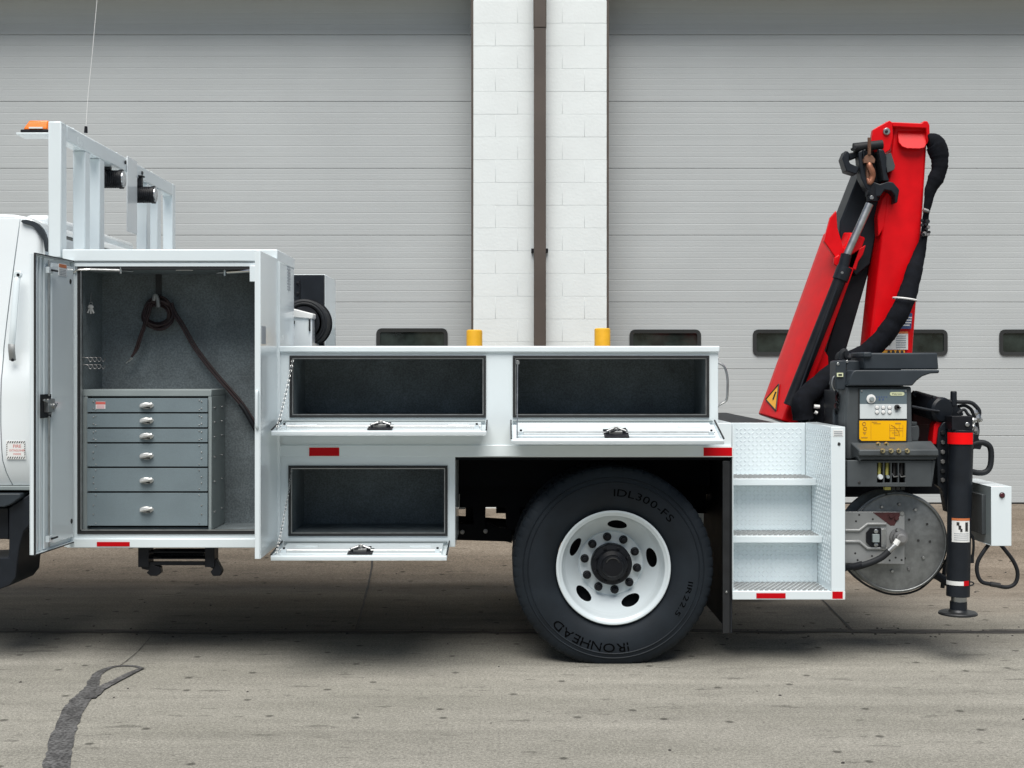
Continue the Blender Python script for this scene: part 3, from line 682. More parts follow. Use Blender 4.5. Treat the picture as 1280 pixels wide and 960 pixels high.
# white disc wheel with five hand holes
rimp = [(.268, .20), (.268, .09), (.285, .06), (.292, .045), (.299, .036), (.300, .030), (.296, .026), (.288, .027), (.282, .034), (.272, .040), (.266, .052), (.263, .085), (.255, .098), (.249, .11)]
SEG = 300; mb = MB(); mb.lathe((axx, .0, axz), (0, 1, 0), rimp, SEG, capend=False)
cone0, cone1 = (.249, .11), (.176, .205); NR = 26
ring = [(cone0[0] + (cone1[0] - cone0[0]) * i / NR, cone0[1] + (cone1[1] - cone0[1]) * i / NR) for i in range(NR + 1)]
vs = []; inside = []; rc = .216; ea, eb = .052, .0245
for i, (r, h) in enumerate(ring):
    for k in range(SEG):
        q = 2 * math.pi * k / SEG; rr = r; ins = False
        for hk in range(5):
            hc = R(8 + 72 * hk); dq = (q - hc + math.pi) % (2 * math.pi) - math.pi
            ex, ey = dq * rc, (rr - rc); e = math.hypot(ex / ea, ey / eb)
            if e < 1.0:
                if e > .72: q = hc + ex / e / rc; rr = rc + ey / e
                ins = e <= .72
        t = (cone0[0] - rr) / (cone0[0] - cone1[0]); hh = cone0[1] + (cone1[1] - cone0[1]) * t
        vs.append((axx + math.sin(q) * rr, hh, axz + math.cos(q) * rr)); inside.append(ins)
fs = []
for i in range(NR):
    for k in range(SEG):
        ids = [i * SEG + k, i * SEG + (k + 1) % SEG, (i + 1) * SEG + (k + 1) % SEG, (i + 1) * SEG + k]
        if not any(inside[j] for j in ids): fs.append(ids)
mb.add(vs, fs)
mb.lathe((axx, 0, axz), (0, 1, 0), [(.176, .205), (.172, .212), (.168, .206), (.160, .206), (.09, .206)], 128, capend=False)
rim = mb.build('rim', 'white_paint', wh, sharp=30)
MB().lathe((axx, 0, axz), (0, 1, 0), [(.262, .22), (.25, .23), (.1, .24), (.05, .24)], 64).build('brake_drum', 'underbody', wh)
hub = MB().lathe((axx, 0, axz), (0, 1, 0), [(.109, .206), (.109, .150), (.104, .143), (.083, .138), (.078, .10), (.060, .088), (.056, .070), (.050, .064), (.02, .062), (.001, .062)], 64)
for k in range(8):
    q = R(22 + 45 * k); hub.lathe((axx + math.sin(q) * .093, .143, axz + math.cos(q) * .093), (0, -1, 0), [(.0095, 0), (.0095, .012), (.006, .014)], 6)
hub.build('hub', 'black_paint', wh, sharp=25)
MB().m('black_ink').tube([(axx + .036 * math.cos(R(q)), .0605, axz + .01 + .036 * math.sin(R(q))) for q in range(20, 170, 10)], .004, 6).build('hub_cap_rim', 'grey_plastic', wh)
nut0 = None
for k in range(10):
    q = R(-8 + 36 * k); c = (axx + math.sin(q) * .1425, .206, axz + math.cos(q) * .1425)
    if nut0 is None: nut0 = MB().lathe(c, (0, -1, 0), [(.023, 0), (.023, .006), (.0195, .008), (.0195, .030), (.015, .034), (.011, .034), (.011, .045), (.007, .047)], 12).build('lug_nut', 'black_paint', wh); c0 = c
    else: copy_part(nut0, c[0] - c0[0], 0, c[2] - c0[2])

# ---------------- ladder steps behind the wheel
sx0, sx1 = X(915.5), X(1056.5); pz0, pz1 = Z(749.5), Z(533.5); IN = X(1039)
mb = MB().box(sx0, sx0 + .006, .0, .60, pz0, Z(529))                          # inner left wall
mb.box(IN, sx1, -.0, .035, pz0 + .045, pz1).box(sx1 - .006, sx1, .035, .64, pz0, pz1).box(IN, IN + .005, .035, .60, pz0 + .03, pz1)
mb.box(IN + .005, sx1 - .006, .035, .6, pz1 - .006, pz1)
mb.box(sx0, sx1, -.003, .022, pz0, pz0 + .044)
mb.box(sx0 + .006, IN, .60, .606, pz0 + .05, Z(528.5, .6))                    # back wall
lad = mb.build('step_ladder', 'white_paint', trk, bevel=.0025)
treads = [(.0, .30, Z(739)), (.19, .45, Z(670, .19)), (.33, .601, Z(598.5, .33))]
for i, (ya, yb, z) in enumerate(treads):
    x1 = IN - .001
    zf = (.0 if i == 0 else .035)
    mb = MB().box(sx0 + .007, x1, ya + (.023 if i == 0 else 0), yb, z - (.008 if i == 0 else .036), z)
    if i < 2:
        nz = treads[i + 1][2] - .038; mb.box(sx0 + .007, x1, yb - .002, yb + .004, z + .001, nz)
    tr = mb.build('tread', 'white_paint', lad, bevel=.002)
    g = MB()                                                                   # raised serrated grips of the tread
    xx = sx0 + .03; row = 0
    yy = ya + .03
    while yy < yb - .02:
        xx = sx0 + .03 + (.0 if row % 2 else .014)
        while xx < x1 - .02:
            g.lathe((xx, yy, z - .001), (0, 0, 1), [(.0105, 0), (.0085, .007), (.0055, .007), (.0055, .001)], 6, capend=False); xx += .028
        yy += .03; row += 1
    g.build('tread_grip', 'bracket_grey', tr, kind='stuff')
    h = MB()
    xx = sx0 + .02; 
for nm, (u0, u1, v0, v1, f) in {'a': (sx0 + .015, IN - .012, treads[2][2] + .012, Z(532, .6), lambda u, v, n: (u, .60 - n, v)),
     'b': (sx0 + .015, IN - .012, treads[1][2] + .012, treads[2][2] - .045, lambda u, v, n: (u, .448 - n, v)),
     'c': (sx0 + .015, IN - .012, treads[0][2] + .012, treads[1][2] - .045, lambda u, v, n: (u, .298 - n, v)),
     'd': (.03, .585, pz0 + .08, pz1 - .02, lambda u, v, n: (IN - n, u, v))}.items():
    g = MB(); pitch = .0225; iu = 0; uu = u0
    while uu < u1:
        vv = v0 + (iu % 2) * 0; iv = 0
        while vv < v1:
            s = 1 if (iu + iv) % 2 else -1; L_, w_ = .0115, .0034
            ok = nm != 'd' or not any(False for _ in ())
            if nm == 'd':
                # the side wall only shows above the treads it meets
                ok = True
            if ok:
                c_, s_ = math.cos(R(45 * s)), math.sin(R(45 * s))
                q = [(L_, 0), (0, w_), (-L_, 0), (0, -w_)]; pts = [(uu + a * c_ - b * s_, vv + a * s_ + b * c_) for a, b in q]
                k = len(g.v)
                g.add([f(a, b, 0) for a, b in pts] + [f(uu + (a - uu) * .4, vv + (b - vv) * .4, .0022 if nm == 'd' else .0034) for a, b in pts], [(4, 5, 6, 7), (0, 1, 5, 4), (1, 2, 6, 5), (2, 3, 7, 6), (3, 0, 4, 7)])
            vv += pitch; iv += 1
        uu += pitch; iu += 1
    g.build('diamond_plate', 'white_paint', lad, kind='stuff', sharp=10)
MB().m('red_reflector').pbox(945.5, 982, 741.5, 748, -.0055, -.0032).build('reflector', 'red_reflector', trk)
MB().m('red_reflector').pbox(1040.5, 1053.5, 739.5, 748.5, -.0055, -.0032).m('white_print').pbox(1039.3, 1054.8, 738.4, 749.4, -.0045, -.0031).build('reflector', 'red_reflector', trk)
MB().cyl(P(1048.5, 555, -.0015), P(1048.5, 555, .01), .009, seg=16).build('bolt_hole', 'rubber_seal', lad)
s = MB().m('white_print').pbox(1041.5, 1054, 537.5, 545.5, -.0015, -.0003).m('grey_ink')
for i in range(3): s.pbox(1042.5, 1053, 539 + 2.2 * i, 540 + 2.2 * i, -.0024, -.0016)
s.build('sticker', 'white_print', lad)
MB().box(sx0, sx1, W - .6, W, pz0, pz1 - .1).build('step_ladder', 'white_paint', trk, label='step ladder on the far side of the truck')

# ---------------- fold-down step under the cabinet
mb = MB()
for a, b in ((172.5, 186), (256, 268)): mb.pbox(a, b, 684.5, 709, .06, .16)
mb.pprism([(176, 706), (190, 706), (200, 709), (201, 716), (196, 720), (188, 720), (183, 716), (186, 713), (177, 711)], .07, .12)
mb.pprism([(262, 699), (270, 699), (277.5, 714), (275, 720), (266, 720), (263, 715), (266, 711), (260, 708)], .07, .12)
mb.pbox(186, 256, 702.3, 706.8, .07, .10)
for a, b in ((689.5, 691), (697.5, 699)): mb.pbox(186, 256, a, b, .07, .20)
mb.pbox(186, 256, 691, 697.5, .195, .20)
stp = mb.build('folding_step', 'black_paint', trk, bevel=.003)
mb = MB()
for i in range(17): mb.lathe(P(190 + i * 4, 694, .17), (0, -1, 0), [(.0048, 0), (.0062, .012), (.003, .012)], 8)
mb.build('step_teeth', 'dark_metal', stp)
MB().box(X(168), X(276), .10, 1.0, Z(684), Z(684) + .03).build('step_bracket', 'underbody', trk)
# ---------------- headache rack
rx0, rx1 = X(60), X(76.5); rtop = Z(151.5)
rack = MB().box(rx0 - .0015, rx1 + .0015, .0905, W - .0905, rtop - .089, rtop - .001).build('headache_rack', 'white_paint', trk, bevel=.008)
for y in (0, .40, .67, 1.68, 1.95, W - .09):
    end = y in (0, W - .09)
    MB().box(rx0, rx1, y, y + .09, Z(322) if end else Z(309.5), rtop if end else rtop - .0895).build('post', 'white_paint', rack, bevel=.006)
MB().box(rx0 - .0015, rx1 + .0015, .0905, W - .0905, Z(322), Z(310)).build('bottom_bar', 'white_paint', rack, bevel=.006)
MB().box(rx1 + .003, rx1 + .009, 1.20, 1.42, Z(291, 1.3), Z(198, 1.3)).build('cable_plate', 'white_cab', rack, bevel=.003)
for y, z in ((.28, rtop + .012), (1.10, rtop + .01), (1.9, rtop + .01)):
    MB().m('white_paint').disc((rx0 + .03, y, rtop), .018, .014, ax=(0, 0, 1)).build('bolt', 'dark_metal', rack)
MB().disc((rx1 + .002, 1.17, rtop - .035), .012, .008, ax=(1, 0, 0)).disc((rx1 + .002, 1.55, rtop - .045), .012, .008, ax=(1, 0, 0)).build('bolt', 'dark_metal', rack)
def worklight(px0, px1, py, r, Y, label):
    x0, x1 = X(px0, Y), X(px1, Y); z = Z(py, Y)
    prof = [(r * .7, 0), (r * .82, .01)]
    n = 9
    for i in range(n):
        a = .012 + (x1 - x0 - .03) * i / n; b = a + (x1 - x0 - .03) / n
        prof += [(r * .92, a), (r * .92, a + (b - a) * .55), (r * .8, a + (b - a) * .6), (r * .8, b - .001)]
    L_ = x1 - x0; prof += [(r, L_ - .02), (r, L_ - .002), (r * .9, L_)]
    o = MB().lathe((x0, Y, z), (1, 0, 0), prof, 32).build('work_light', 'black_paint', trk, label=label)
    le = MB().lathe((x1 - .006, Y, z), (1, 0, 0), [(r * .84, 0), (r * .8, .012), (r * .4, .018), (.001, .02)], 24).build('lens', 'lens_glass', o)
    MB().box(x0 + .02, x0 + .06, Y - .02, Y + .02, z + r * .9, z + r + .055).box(x0 - .005, x0 + .07, Y - .03, Y + .03, z + r + .055, z + r + .065).build('bracket', 'black_paint', o, bevel=.003)
    MB().tube(bez([(x0, Y, z), (x0 - .03, Y + .03, z - .03), (x0 - .02, Y + .03, z - .10), (x0 - .0, Y + .03, z - .16)], 5), .005, 6).build('light_cable', 'black_rubber', o)
    return o
worklight(126, 154, 224, .058, 1.0, 'round black work light under the rack, nearer one')
worklight(166, 194, 243.5, .056, 1.50, 'round black work light under the rack, farther one')
# amber beacon on a bracket in front of the rack
by0, by1 = .12, .26
MB().box(X(20, .12), rx0 - .001, by0, by1, Z(168.3, .12), Z(165.5, .12)).build('beacon_bracket', 'white_paint', trk, bevel=.002)
bc = MB().box(X(25, .12), X(59, .12), by0 + .004, by1, Z(165.4, .12), Z(161.5, .12)).build('beacon_light', 'black_paint', trk, bevel=.004)
z0_, z1_ = Z(161.4, .12), Z(149.5, .12)
f = MB(); xa, xb = X(26, .12), X(58.7, .12)
vs = []
for t, z in ((0, z0_), (.25, z0_ + (z1_ - z0_) * .3), (.8, z0_ + (z1_ - z0_) * .8), (1, z1_)):
    e = .008 + .028 * t
    vs += [(xa + e, by0 + .006 + e * .5, z), (xb - .002, by0 + .006 + e * .5, z), (xb - .002, by1 - e * .5, z), (xa + e, by1 - e * .5, z)]
fs = [(0, 1, 2, 3), (12, 15, 14, 13)] + [(l * 4 + i, l * 4 + (i + 1) % 4, l * 4 + 4 + (i + 1) % 4, l * 4 + 4 + i) for l in range(3) for i in range(4)]
f.add(vs, fs).build('beacon_lens', 'amber_lens', bc, bevel=.006)
MB().box(X(36, .12), X(53, .12), by0 + .0, by0 + .012, Z(160.6, .12), Z(158.6, .12)).build('lens_print', 'white_print', bc)
# whip aerial
ax_ = [P(122.5, -14, .3), P(119.5, 20, .3), P(115, 70, .3), P(110, 120, .3), P(107.5, 158, .3)]
an = MB().m('white_print').tube(bez(ax_, 5), .0015, 6).m('black_paint').cyl(P(107.5, 158, .3), P(107.3, 166, .3), .008, .01).build('aerial', 'steel', trk)

# ---------------- cab
cabl = X(-330); by = .12
prof = [(-330, 268), (0, 266.5), (14, 267), (30, 270), (42, 277), (49, 290), (50.5, 310), (50.5, 600), (47, 607), (-330, 607)]
mb = MB(); n_ = len(prof)
def cabx(off, Y): return [(X(a, .08), Z(b, .08)) for a, b in prof]
sec = [(.20, 0.045), (.12, .02), (.08, 0), (.08, 0)]
# body side swells outwards towards the waist
levels = [(Z(b, .1)) for b in (266.5, 300, 430, 455, 480, 520, 575, 607)]
mb.prism(cabx(0, .1), .12, W - .12)
cabo = mb.build('cab', 'white_cab', trk, bevel=.012, seg=3)
# rear quarter panel, curved in section, with a seam towards the door
seam = [(20, 272), (16, 310), (11, 360), (6.5, 410), (4, 435), (4, 470), (3.2, 500), (3.2, 540), (5, 575), (9, 595), (13.5, 606)]
def sideY(py):   # depth of the side skin at a given height
    t = (py - 266) / 340
    if py < 440: return .115 - .055 * min(1, (py - 266) / 150)
    if py < 475: return .060 - .035 * ((py - 440) / 35)
    if py < 560: return .025
    return .025 + .06 * ((py - 560) / 50) ** 2
def skin(left, right, pys, name, m, parent, th=0):
    vs = []; nn = 9
    for j, py in enumerate(pys):
        a, b = left(py), right(py)
        for i in range(nn):
            t = i / (nn - 1); y = sideY(py)
            if name == 'rear_quarter': y += .05 * max(0, (t - .75) / .25) ** 2
            x = X(a + (b - a) * t, .05); vs.append((x, y, Z(py, .05)))
    fs = [(j * nn + i, j * nn + i + 1, (j + 1) * nn + i + 1, (j + 1) * nn + i) for j in range(len(pys) - 1) for i in range(nn - 1)]
    # thickness: back layer
    k = len(vs); vs += [(x, .125, z) for x, y, z in vs]; fs += [tuple(i + k for i in q[::-1]) for q in fs]
    bord = [i for i in range(nn)] + [j * nn + nn - 1 for j in range(1, len(pys))] + [(len(pys) - 1) * nn + i for i in range(nn - 2, -1, -1)] + [j * nn for j in range(len(pys) - 2, 0, -1)]
    fs += [(bord[i], bord[(i + 1) % len(bord)], bord[(i + 1) % len(bord)] + k, bord[i] + k) for i in range(len(bord))]
    return MB().add(vs, fs).build(name, m, parent, sharp=50)
def interp(tab, py):
    for (a, b), (c, d) in zip(tab, tab[1:]):
        if b <= py <= d: return a + (c - a) * (py - b) / (d - b)
    return tab[0][0] if py < tab[0][1] else tab[-1][0]
pys = [273, 276, 280, 286, 292, 300, 320, 345, 380, 410, 435, 445, 455, 465, 475, 500, 530, 560, 575, 590, 600, 607]
rt = [(30, 273), (38, 276), (42, 280), (46.5, 286), (49, 292), (50.5, 300), (50.5, 600), (49, 607)]
skin(lambda py: interp(seam, py) + .7, lambda py: interp(rt, py) - .3, pys, 'rear_quarter', 'white_cab', cabo)
skin(lambda py: -300, lambda py: interp(seam, py) - .7, [272, 290, 320, 360, 400, 435, 445, 455, 465, 475, 500, 530, 560, 575, 590, 600, 607], 'cab_door', 'white_cab', cabo)
# dark window trim curving over the corner
tp = [(18, 274.0), (20, 272.4), (26, 272.2), (33, 273.8), (39, 277), (44.5, 283), (48, 290), (50, 298), (50.6, 312)]
mb = MB(); vs = []
for i, (a, b) in enumerate(tp):
    wdt = 6.0 * min(1, .35 + i * .4) * (1 if i < 6 else max(.2, 1 - (i - 5) * .25)); 
    j = min(i + 1, len(tp) - 1); k_ = max(i - 1, 0); dx, dy = tp[j][0] - tp[k_][0], tp[j][1] - tp[k_][1]; l_ = math.hypot(dx, dy)
    nx_, ny_ = -dy / l_, dx / l_
    vs += [(X(a), .093, Z(b)), (X(a + nx_ * wdt * 1.25), .093, Z(b + ny_ * wdt)), (X(a + nx_ * wdt * 1.25), .13, Z(b + ny_ * wdt)), (X(a), .13, Z(b))]
fs = [(4 * i + q, 4 * i + (q + 1) % 4, 4 * i + 4 + (q + 1) % 4, 4 * i + 4 + q) for i in range(len(tp) - 1) for q in range(4)] + [(0, 1, 2, 3), tuple(4 * len(tp) - 4 + q for q in range(4))[::-1]]
mb.add(vs, fs).build('window_trim', 'grey_plastic_dark', cabo)
MB().pbox(50.8, 66, 289, 330, .3, 1.9).build('rear_window', 'dark_glass', cabo, bevel=.01)
MB().pbox(30, 63, 268, 288.5, .5, 2.2).build('roof_cap', 'white_cab', cabo, bevel=.03, seg=3)
MB().pbox(-300, 48, 607.5, 613, .06, .4).build('sill', 'frame_grey', cabo, bevel=.004)
# grab strap
mb = MB().tube(bez([P(22.5, 344, .035), P(21, 352, .02), P(18.5, 380, .0), P(16.5, 410, -.01), P(14.5, 432, .0)], 5), .017, 10, flat=.6)
hd = mb.build('grab_handle', 'white_paint', cabo)
MB().m('bracket_grey').tube(bez([P(14.3, 430, 0), P(14.6, 438, -.006), P(15.8, 450, .015)], 4), [.018] * 9, 10, flat=.6).m('white_paint').disc(P(22.8, 343.5, .03), .022, .012).m('black_paint').disc(P(22.8, 343.5, .018), .008, .006).disc(P(16, 450, .004), .008, .008).build('handle_end', 'bracket_grey', cabo)
# sticker
sy = .0222
s = MB().m('white_print').pprism([(7.4, 550.8), (31.4, 551.2), (32, 574), (8.2, 574)], sy, sy + .002)
s.m('black_ink')
for i in range(8):
    for yy in (551.4, 570.8):
        a = 9 + i * 2.85; s.pprism([(a + 1.1, yy), (a + 2.3, yy), (a + 1.0, yy + 2.6), (a - .2, yy + 2.6)], sy - .0008, sy)
for i in range(6):
    for xx in (7.9, 30.2):
        b = 554.5 + i * 2.6; s.pprism([(xx, b + 1), (xx + 1.2, b - .2), (xx + 1.2, b + .9), (xx, b + 2.1)], sy - .0008, sy)
text(s, 'FIRE', X(19.6), Z(557.8), .017, sy - .001, X(24.5) - X(14.5), 'red_ink')
text(s, 'EXTINGUISHER', X(19.6), Z(563.2), .011, sy - .001, X(29.2) - X(10.2), 'red_ink')
text(s, 'INSIDE', X(19.6), Z(567.8), .010, sy - .001, X(24.5) - X(15), 'red_ink')
s.build('fire_extinguisher_sticker', 'white_print', cabo)
# black battery box, step and hangers below the cab
mb = MB().pprism([(-300, 617), (25, 617), (26, 622), (13, 631), (5, 634), (-300, 634)], .02, .5)
mb.build('cab_step', 'grey_plastic_dark', trk, bevel=.006)
mb = MB().m('black_semi')
mb.pprism([(11, 634.5), (38, 617), (38.5, 655), (30, 664), (25, 680), (22, 700), (20, 722), (12, 732), (-4, 738), (-60, 740), (-60, 700), (10, 697), (11, 690)], .06, .42)
mb.pprism([(-60, 634.5), (11, 634.5), (11, 675), (8, 674), (-2, 674), (-60, 674)], .12, .42)
mb.build('cab_step_frame', 'black_semi', trk, bevel=.006)
MB().pbox(-10, 38, 614, 618, .3, 2.0).build('cab_floor', 'underbody', trk)

# ---------------- things carried behind the tall cabinet
rl = MB().m('black_semi').box(X(366, 1.1), X(405, 1.1), 1.1, 1.14, fz, Z(343.5, 1.1))
rl.m('black_paint').box(X(374, 1.1), X(375.5, 1.1), 1.094, 1.1, Z(385, 1.1), Z(350, 1.1)).disc(P(372, 354, 1.095), .010).disc(P(372, 367, 1.095), .010)
rlo = rl.build('hose_reel', 'black_semi', trk, bevel=.004)
c = P(382, 404, .95)
MB().lathe((c[0], .86, c[2]), (0, 1, 0), [(.085, 0), (.095, .0), (.096, .012), (.09, .016), (.09, .18), (.146, .184), (.145, .2), (.02, .2)], 48).build('reel_drum', 'black_paint', rlo, sharp=30)
mb = MB()
for i in range(6):
    for r_ in (.115, .128): mb.tube([(c[0] + r_ * math.cos(q * math.pi / 16), .885 + i * .026, c[2] + r_ * math.sin(q * math.pi / 16)) for q in range(32)], .0125, 6, closed=True)
mb.build('hose', 'black_rubber', rlo)
tb = MB().box(X(330, .75), X(390, .75), .75, 1.05, fz, Z(396, .75)).build('white_tank', 'white_cab', trk, bevel=.008)
mb = MB().prism([(X(330, .75), Z(384, .75)), (X(368, .75), Z(386, .75)), (X(391.5, .75), Z(392, .75)), (X(391.5, .75), Z(398, .75)), (X(389, .75), Z(399, .75)), (X(330, .75), Z(394, .75))], .74, 1.06)
mb.build('tank_lid', 'white_print', tb, bevel=.006)
MB().m('dark_metal').box(X(386, .74), X(388, .74), .737, .748, Z(414, .75), Z(399, .75)).box(X(366.5, .74), X(368.5, .74), .737, .748, Z(405, .75), Z(401, .75)).build('toggle_latch', 'dark_metal', tb, bevel=.001)

# ================================================================== red folding crane (parts of the truck)
CY = 1.0
def pt(px, py, Y=CY): return Vector(P(px, py, Y))
def beam(mb, a, b, sec):
    """section points (v to the right of the axis, Y) carried from a to b"""
    a, b = Vector(a), Vector(b); d = (b - a).normalized(); vd = Vector((d.z, 0, -d.x)); n = len(sec)
    vs = [tuple(Vector((q.x, 0, q.z)) + vd * v + Vector((0, y, 0))) for q in (a, b) for v, y in sec]
    return mb.add(vs, [tuple(range(n))[::-1], tuple(range(n, 2 * n))] + [(i, (i + 1) % n, (i + 1) % n + n, i + n) for i in range(n)])
# base column and slewing gear behind the console
cb = MB().m('black_semi')
cb.box(X(1012, .8), X(1130, .8), .8, 1.6, .80, fz + .06).cyl((X(1085, 1.2), 1.2, fz + .05), (X(1085, 1.2), 1.2, fz + .3), .22, .2, 32)
cb.box(X(1062, 1.0), X(1128, 1.0), 1.02, 1.42, fz + .1, fz + .38)
col = cb.build('crane_base', 'black_semi', trk, bevel=.01)
MB().box(X(1130, .6), X(1178, .6), .6, W - .3, Z(560, .6), Z(520, .6)).build('stabiliser_beam', 'black_semi', trk, bevel=.006)
MB().pprism([(1120, 512), (1178, 505), (1182, 530), (1172, 556), (1120, 556)], .52, .59).build('base_plate', 'rust_maroon', col, bevel=.005)
MB().pprism([(1165, 555), (1168, 530), (1174, 524), (1184, 523), (1184, 527), (1176, 531), (1172, 556)], .18, .26).build('red_gusset', 'red_paint', trk, bevel=.004)
MB().pbox(1038, 1049, 522, 536, .6, .7).build('red_bracket', 'red_paint', trk, bevel=.004)
# left, lower-hanging outer boom
a, b = pt(951.5, 517), pt(1037, 281)
ob = MB(); beam(ob, a, b, [(.047, 1.30), (.048, 1.26), (.130, .985), (.225, .985), (.225, 1.34), (.047, 1.34)])
boom = ob.build('outer_boom', 'red_paint', trk, bevel=.012, seg=3, label='red outer boom hanging folded down on the left')
d_ = (b - a).normalized(); vd_ = Vector((d_.z, 0, -d_.x))
cl = MB()   # collar at the boom mouth, with the notch of the plastic guide
cl.pprism([(1030, 302), (1038, 272), (1045.5, 263), (1047, 285), (1054, 309), (1064, 317), (1070, 313), (1082.5, 306), (1079, 318), (1073, 327), (1070, 338), (1060, 334), (1050, 330), (1040, 316)], .985, 1.02)
cl.pprism([(1043, 322), (1049, 318), (1052, 326), (1047, 334), (1042, 330)], .965, .985)
cl.build('boom_collar', 'red_paint', boom, bevel=.005)
# warning triangle on the slanted face
s0 = a + d_ * .09; 
def onface(u, v, lift=.004):  # u along the boom, v across the slanted face (0..1)
    p = a + d_ * u; v_ = .048 + .082 * v; y_ = 1.26 - .275 * v; q = Vector((p.x, 0, p.z)) + vd_ * v_
    nrm = (vd_ * -.275 + Vector((0, -.082, 0))).normalized(); return tuple(q + Vector((0, y_, 0)) + nrm * lift)
tri = MB().m('orange_sign').add([onface(.05, .62), onface(.21, .34), onface(.10, .02)], [(0, 1, 2)])
tri.m('black_ink')
for (u0, v0, u1, v1) in ((.05, .62, .21, .34), (.21, .34, .10, .02), (.10, .02, .05, .62)):
    tri.tube([onface(u0, v0, .005), onface(u1, v1, .005)], .004, 5)
tri.tube([onface(.16, .34, .005), onface(.11, .34, .005)], .006, 5)
tri.build('warning_triangle', 'orange_sign', boom, recalc=False)
MB().m('rust_maroon').add([tuple(Vector(P(1005, 486, 1.0))), tuple(Vector(P(1026, 420, 1.0))), tuple(Vector(P(1033, 452, 1.0))), tuple(Vector(P(1011, 480, 1.0)))] , [(0, 1, 2, 3)])
MB().pprism([(1003, 492), (1024, 428), (1035, 445), (1036, 460), (1010, 484)], 1.05, 1.12).build('boom_gusset', 'red_paint', boom, bevel=.004)
# black telescopic extension leaving the boom
a2, b2 = pt(1029, 322), pt(1072, 205)
ex = MB().pprism([(1050, 277), (1056, 262), (1074, 216), (1078, 205), (1112, 205), (1101, 262), (1088, 330), (1070, 345), (1058, 330), (1049, 300)], 1.06, 1.28)
ext = ex.build('boom_extension', 'black_semi', trk, bevel=.008, label='black telescopic boom section')
a3, b3 = pt(1026, 505), pt(1108, 222)
ex = MB(); beam(ex, a3, b3, [(-.03, 1.28), (-.03, 1.12), (.085, 1.12), (.085, 1.28)])
ex.build('inner_boom', 'black_paint', trk, bevel=.008)
# boom cylinder and bright rod
MB().m('black_paint').tube([pt(987, 507, .93), pt(1056, 334, .93)], .038, 24).m('black_semi').tube([pt(1050, 350, .93), pt(1056, 334, .93)], .046, 24).tube([pt(1054, 334, .93), pt(1058, 318, .93)], .032, 20).m('steel').disc(P(1052.5, 341, .87), .008, .01).build('boom_cylinder', 'black_paint', trk)
MB().tube([pt(999, 489, .885), pt(1046, 360, .885)], .006, 8).build('cylinder_pipe', 'black_semi', trk)
MB().tube([pt(1057, 322, .93), pt(1087, 255, .93)], .0235, 24).build('cylinder_rod', 'steel', trk)
# tall red inner boom on the right
tl = [(1118, 162), (1162, 162)]
rb_ = MB()
def sect(pts): return [P(*q) for q in pts]
topc = sect([(1110, 205, 1.25), (1119, 196, .98), (1157.5, 196, .98), (1157.5, 196, 1.25)])
ring_t = [P(1106, 152, 1.3), P(1106, 152, 1.10), P(1118, 156, .98), P(1159.5, 156, .98), P(1159.5, 156, 1.30)]
ring_m = [P(1093, 262, 1.28), P(1094, 262, 1.10), P(1107, 262, .98), P(1153, 262, .98), P(1153, 262, 1.30)]
ring_b = [P(1075, 452, 1.28), P(1073, 452, 1.10), P(1084, 452, .98), P(1139.5, 452, .98), P(1139.5, 452, 1.30)]
rb_.add(ring_t + ring_m + ring_b, [(0, 1, 2, 3, 4)] + [(5 * l + i, 5 * l + (i + 1) % 5, 5 * l + 5 + (i + 1) % 5, 5 * l + 5 + i) for l in range(2) for i in range(5)] + [(14, 13, 12, 11, 10)])
rbm = rb_.build('inner_boom', 'red_paint', trk, bevel=.012, seg=3, label='tall red boom column on the right')
zc0 = Z(187, .96); MB(lambda p: (p[0], p[1] + (p[2] - zc0) * .42 - .03, p[2])).pprism([(1123, 161), (1157.5, 161), (1157.5, 180), (1154, 185.5), (1148, 187), (1132, 186.5), (1126, 184), (1122.5, 178)], .962, .975).build('head_cover', 'red_paint', rbm, bevel=.004)
hd_ = MB().pprism([(1088, 182), (1091.5, 162), (1098, 158), (1112, 150.5), (1115.5, 153), (1116.5, 170), (1113, 187), (1105.5, 192), (1097, 190)], .93, .975)
hd_.pprism([(1114, 152.5), (1152, 154), (1155, 151), (1159.5, 151.5), (1162, 156), (1162.5, 172), (1159, 180), (1157.8, 160), (1116, 158)], .94, 1.3)
hd_.build('boom_head', 'red_paint', rbm, bevel=.004)
MB().m('steel').disc(P(1108, 164.5, .93), .021, .014, 24).m('dark_metal').disc(P(1108, 164.5, .916), .009, .006).build('pivot_pin', 'steel', rbm)
MB().m('steel').disc(P(1144, 184, .962), .008).disc(P(1149, 184, .962), .008).build('bolt', 'steel', rbm)
MB().pprism([(1106, 193), (1114, 191), (1119, 207), (1118, 212), (1109, 216), (1107, 205)], .94, .975).build('link_plate', 'grey_plastic', rbm, bevel=.003)
MB().pprism([(1102, 250), (1108, 240), (1114, 243), (1111, 262), (1105, 285), (1098, 296), (1097, 270)], .985, 1.1).build('side_rib', 'red_paint', rbm, bevel=.006)
s = MB().m('white_print').pprism([(1107, 437), (1112, 417), (1135, 417), (1135, 437)], .968, .978)
s.m('orange_ink').pprism([(1112, 414.5), (1135, 414.5), (1135, 417), (1112, 417)], .967, .978).m('grey_ink')
for i in range(6): s.pbox(1120, 1132.5, 419.4 + 2.8 * i, 420.5 + 2.8 * i, .9665, .9679)
s.m('black_ink').pprism([(1110, 431), (1114, 424), (1116, 426), (1112, 432)], .9665, .9679)
s.m('orange_sign').pprism([(1098, 445), (1101, 438), (1131, 438), (1131, 445)], .967, .978).m('black_ink')
for i in range(4): s.disc(P(1111 + 5.5 * i, 440, .967), .0095, .002)
s.build('instruction_decal', 'white_print', rbm)
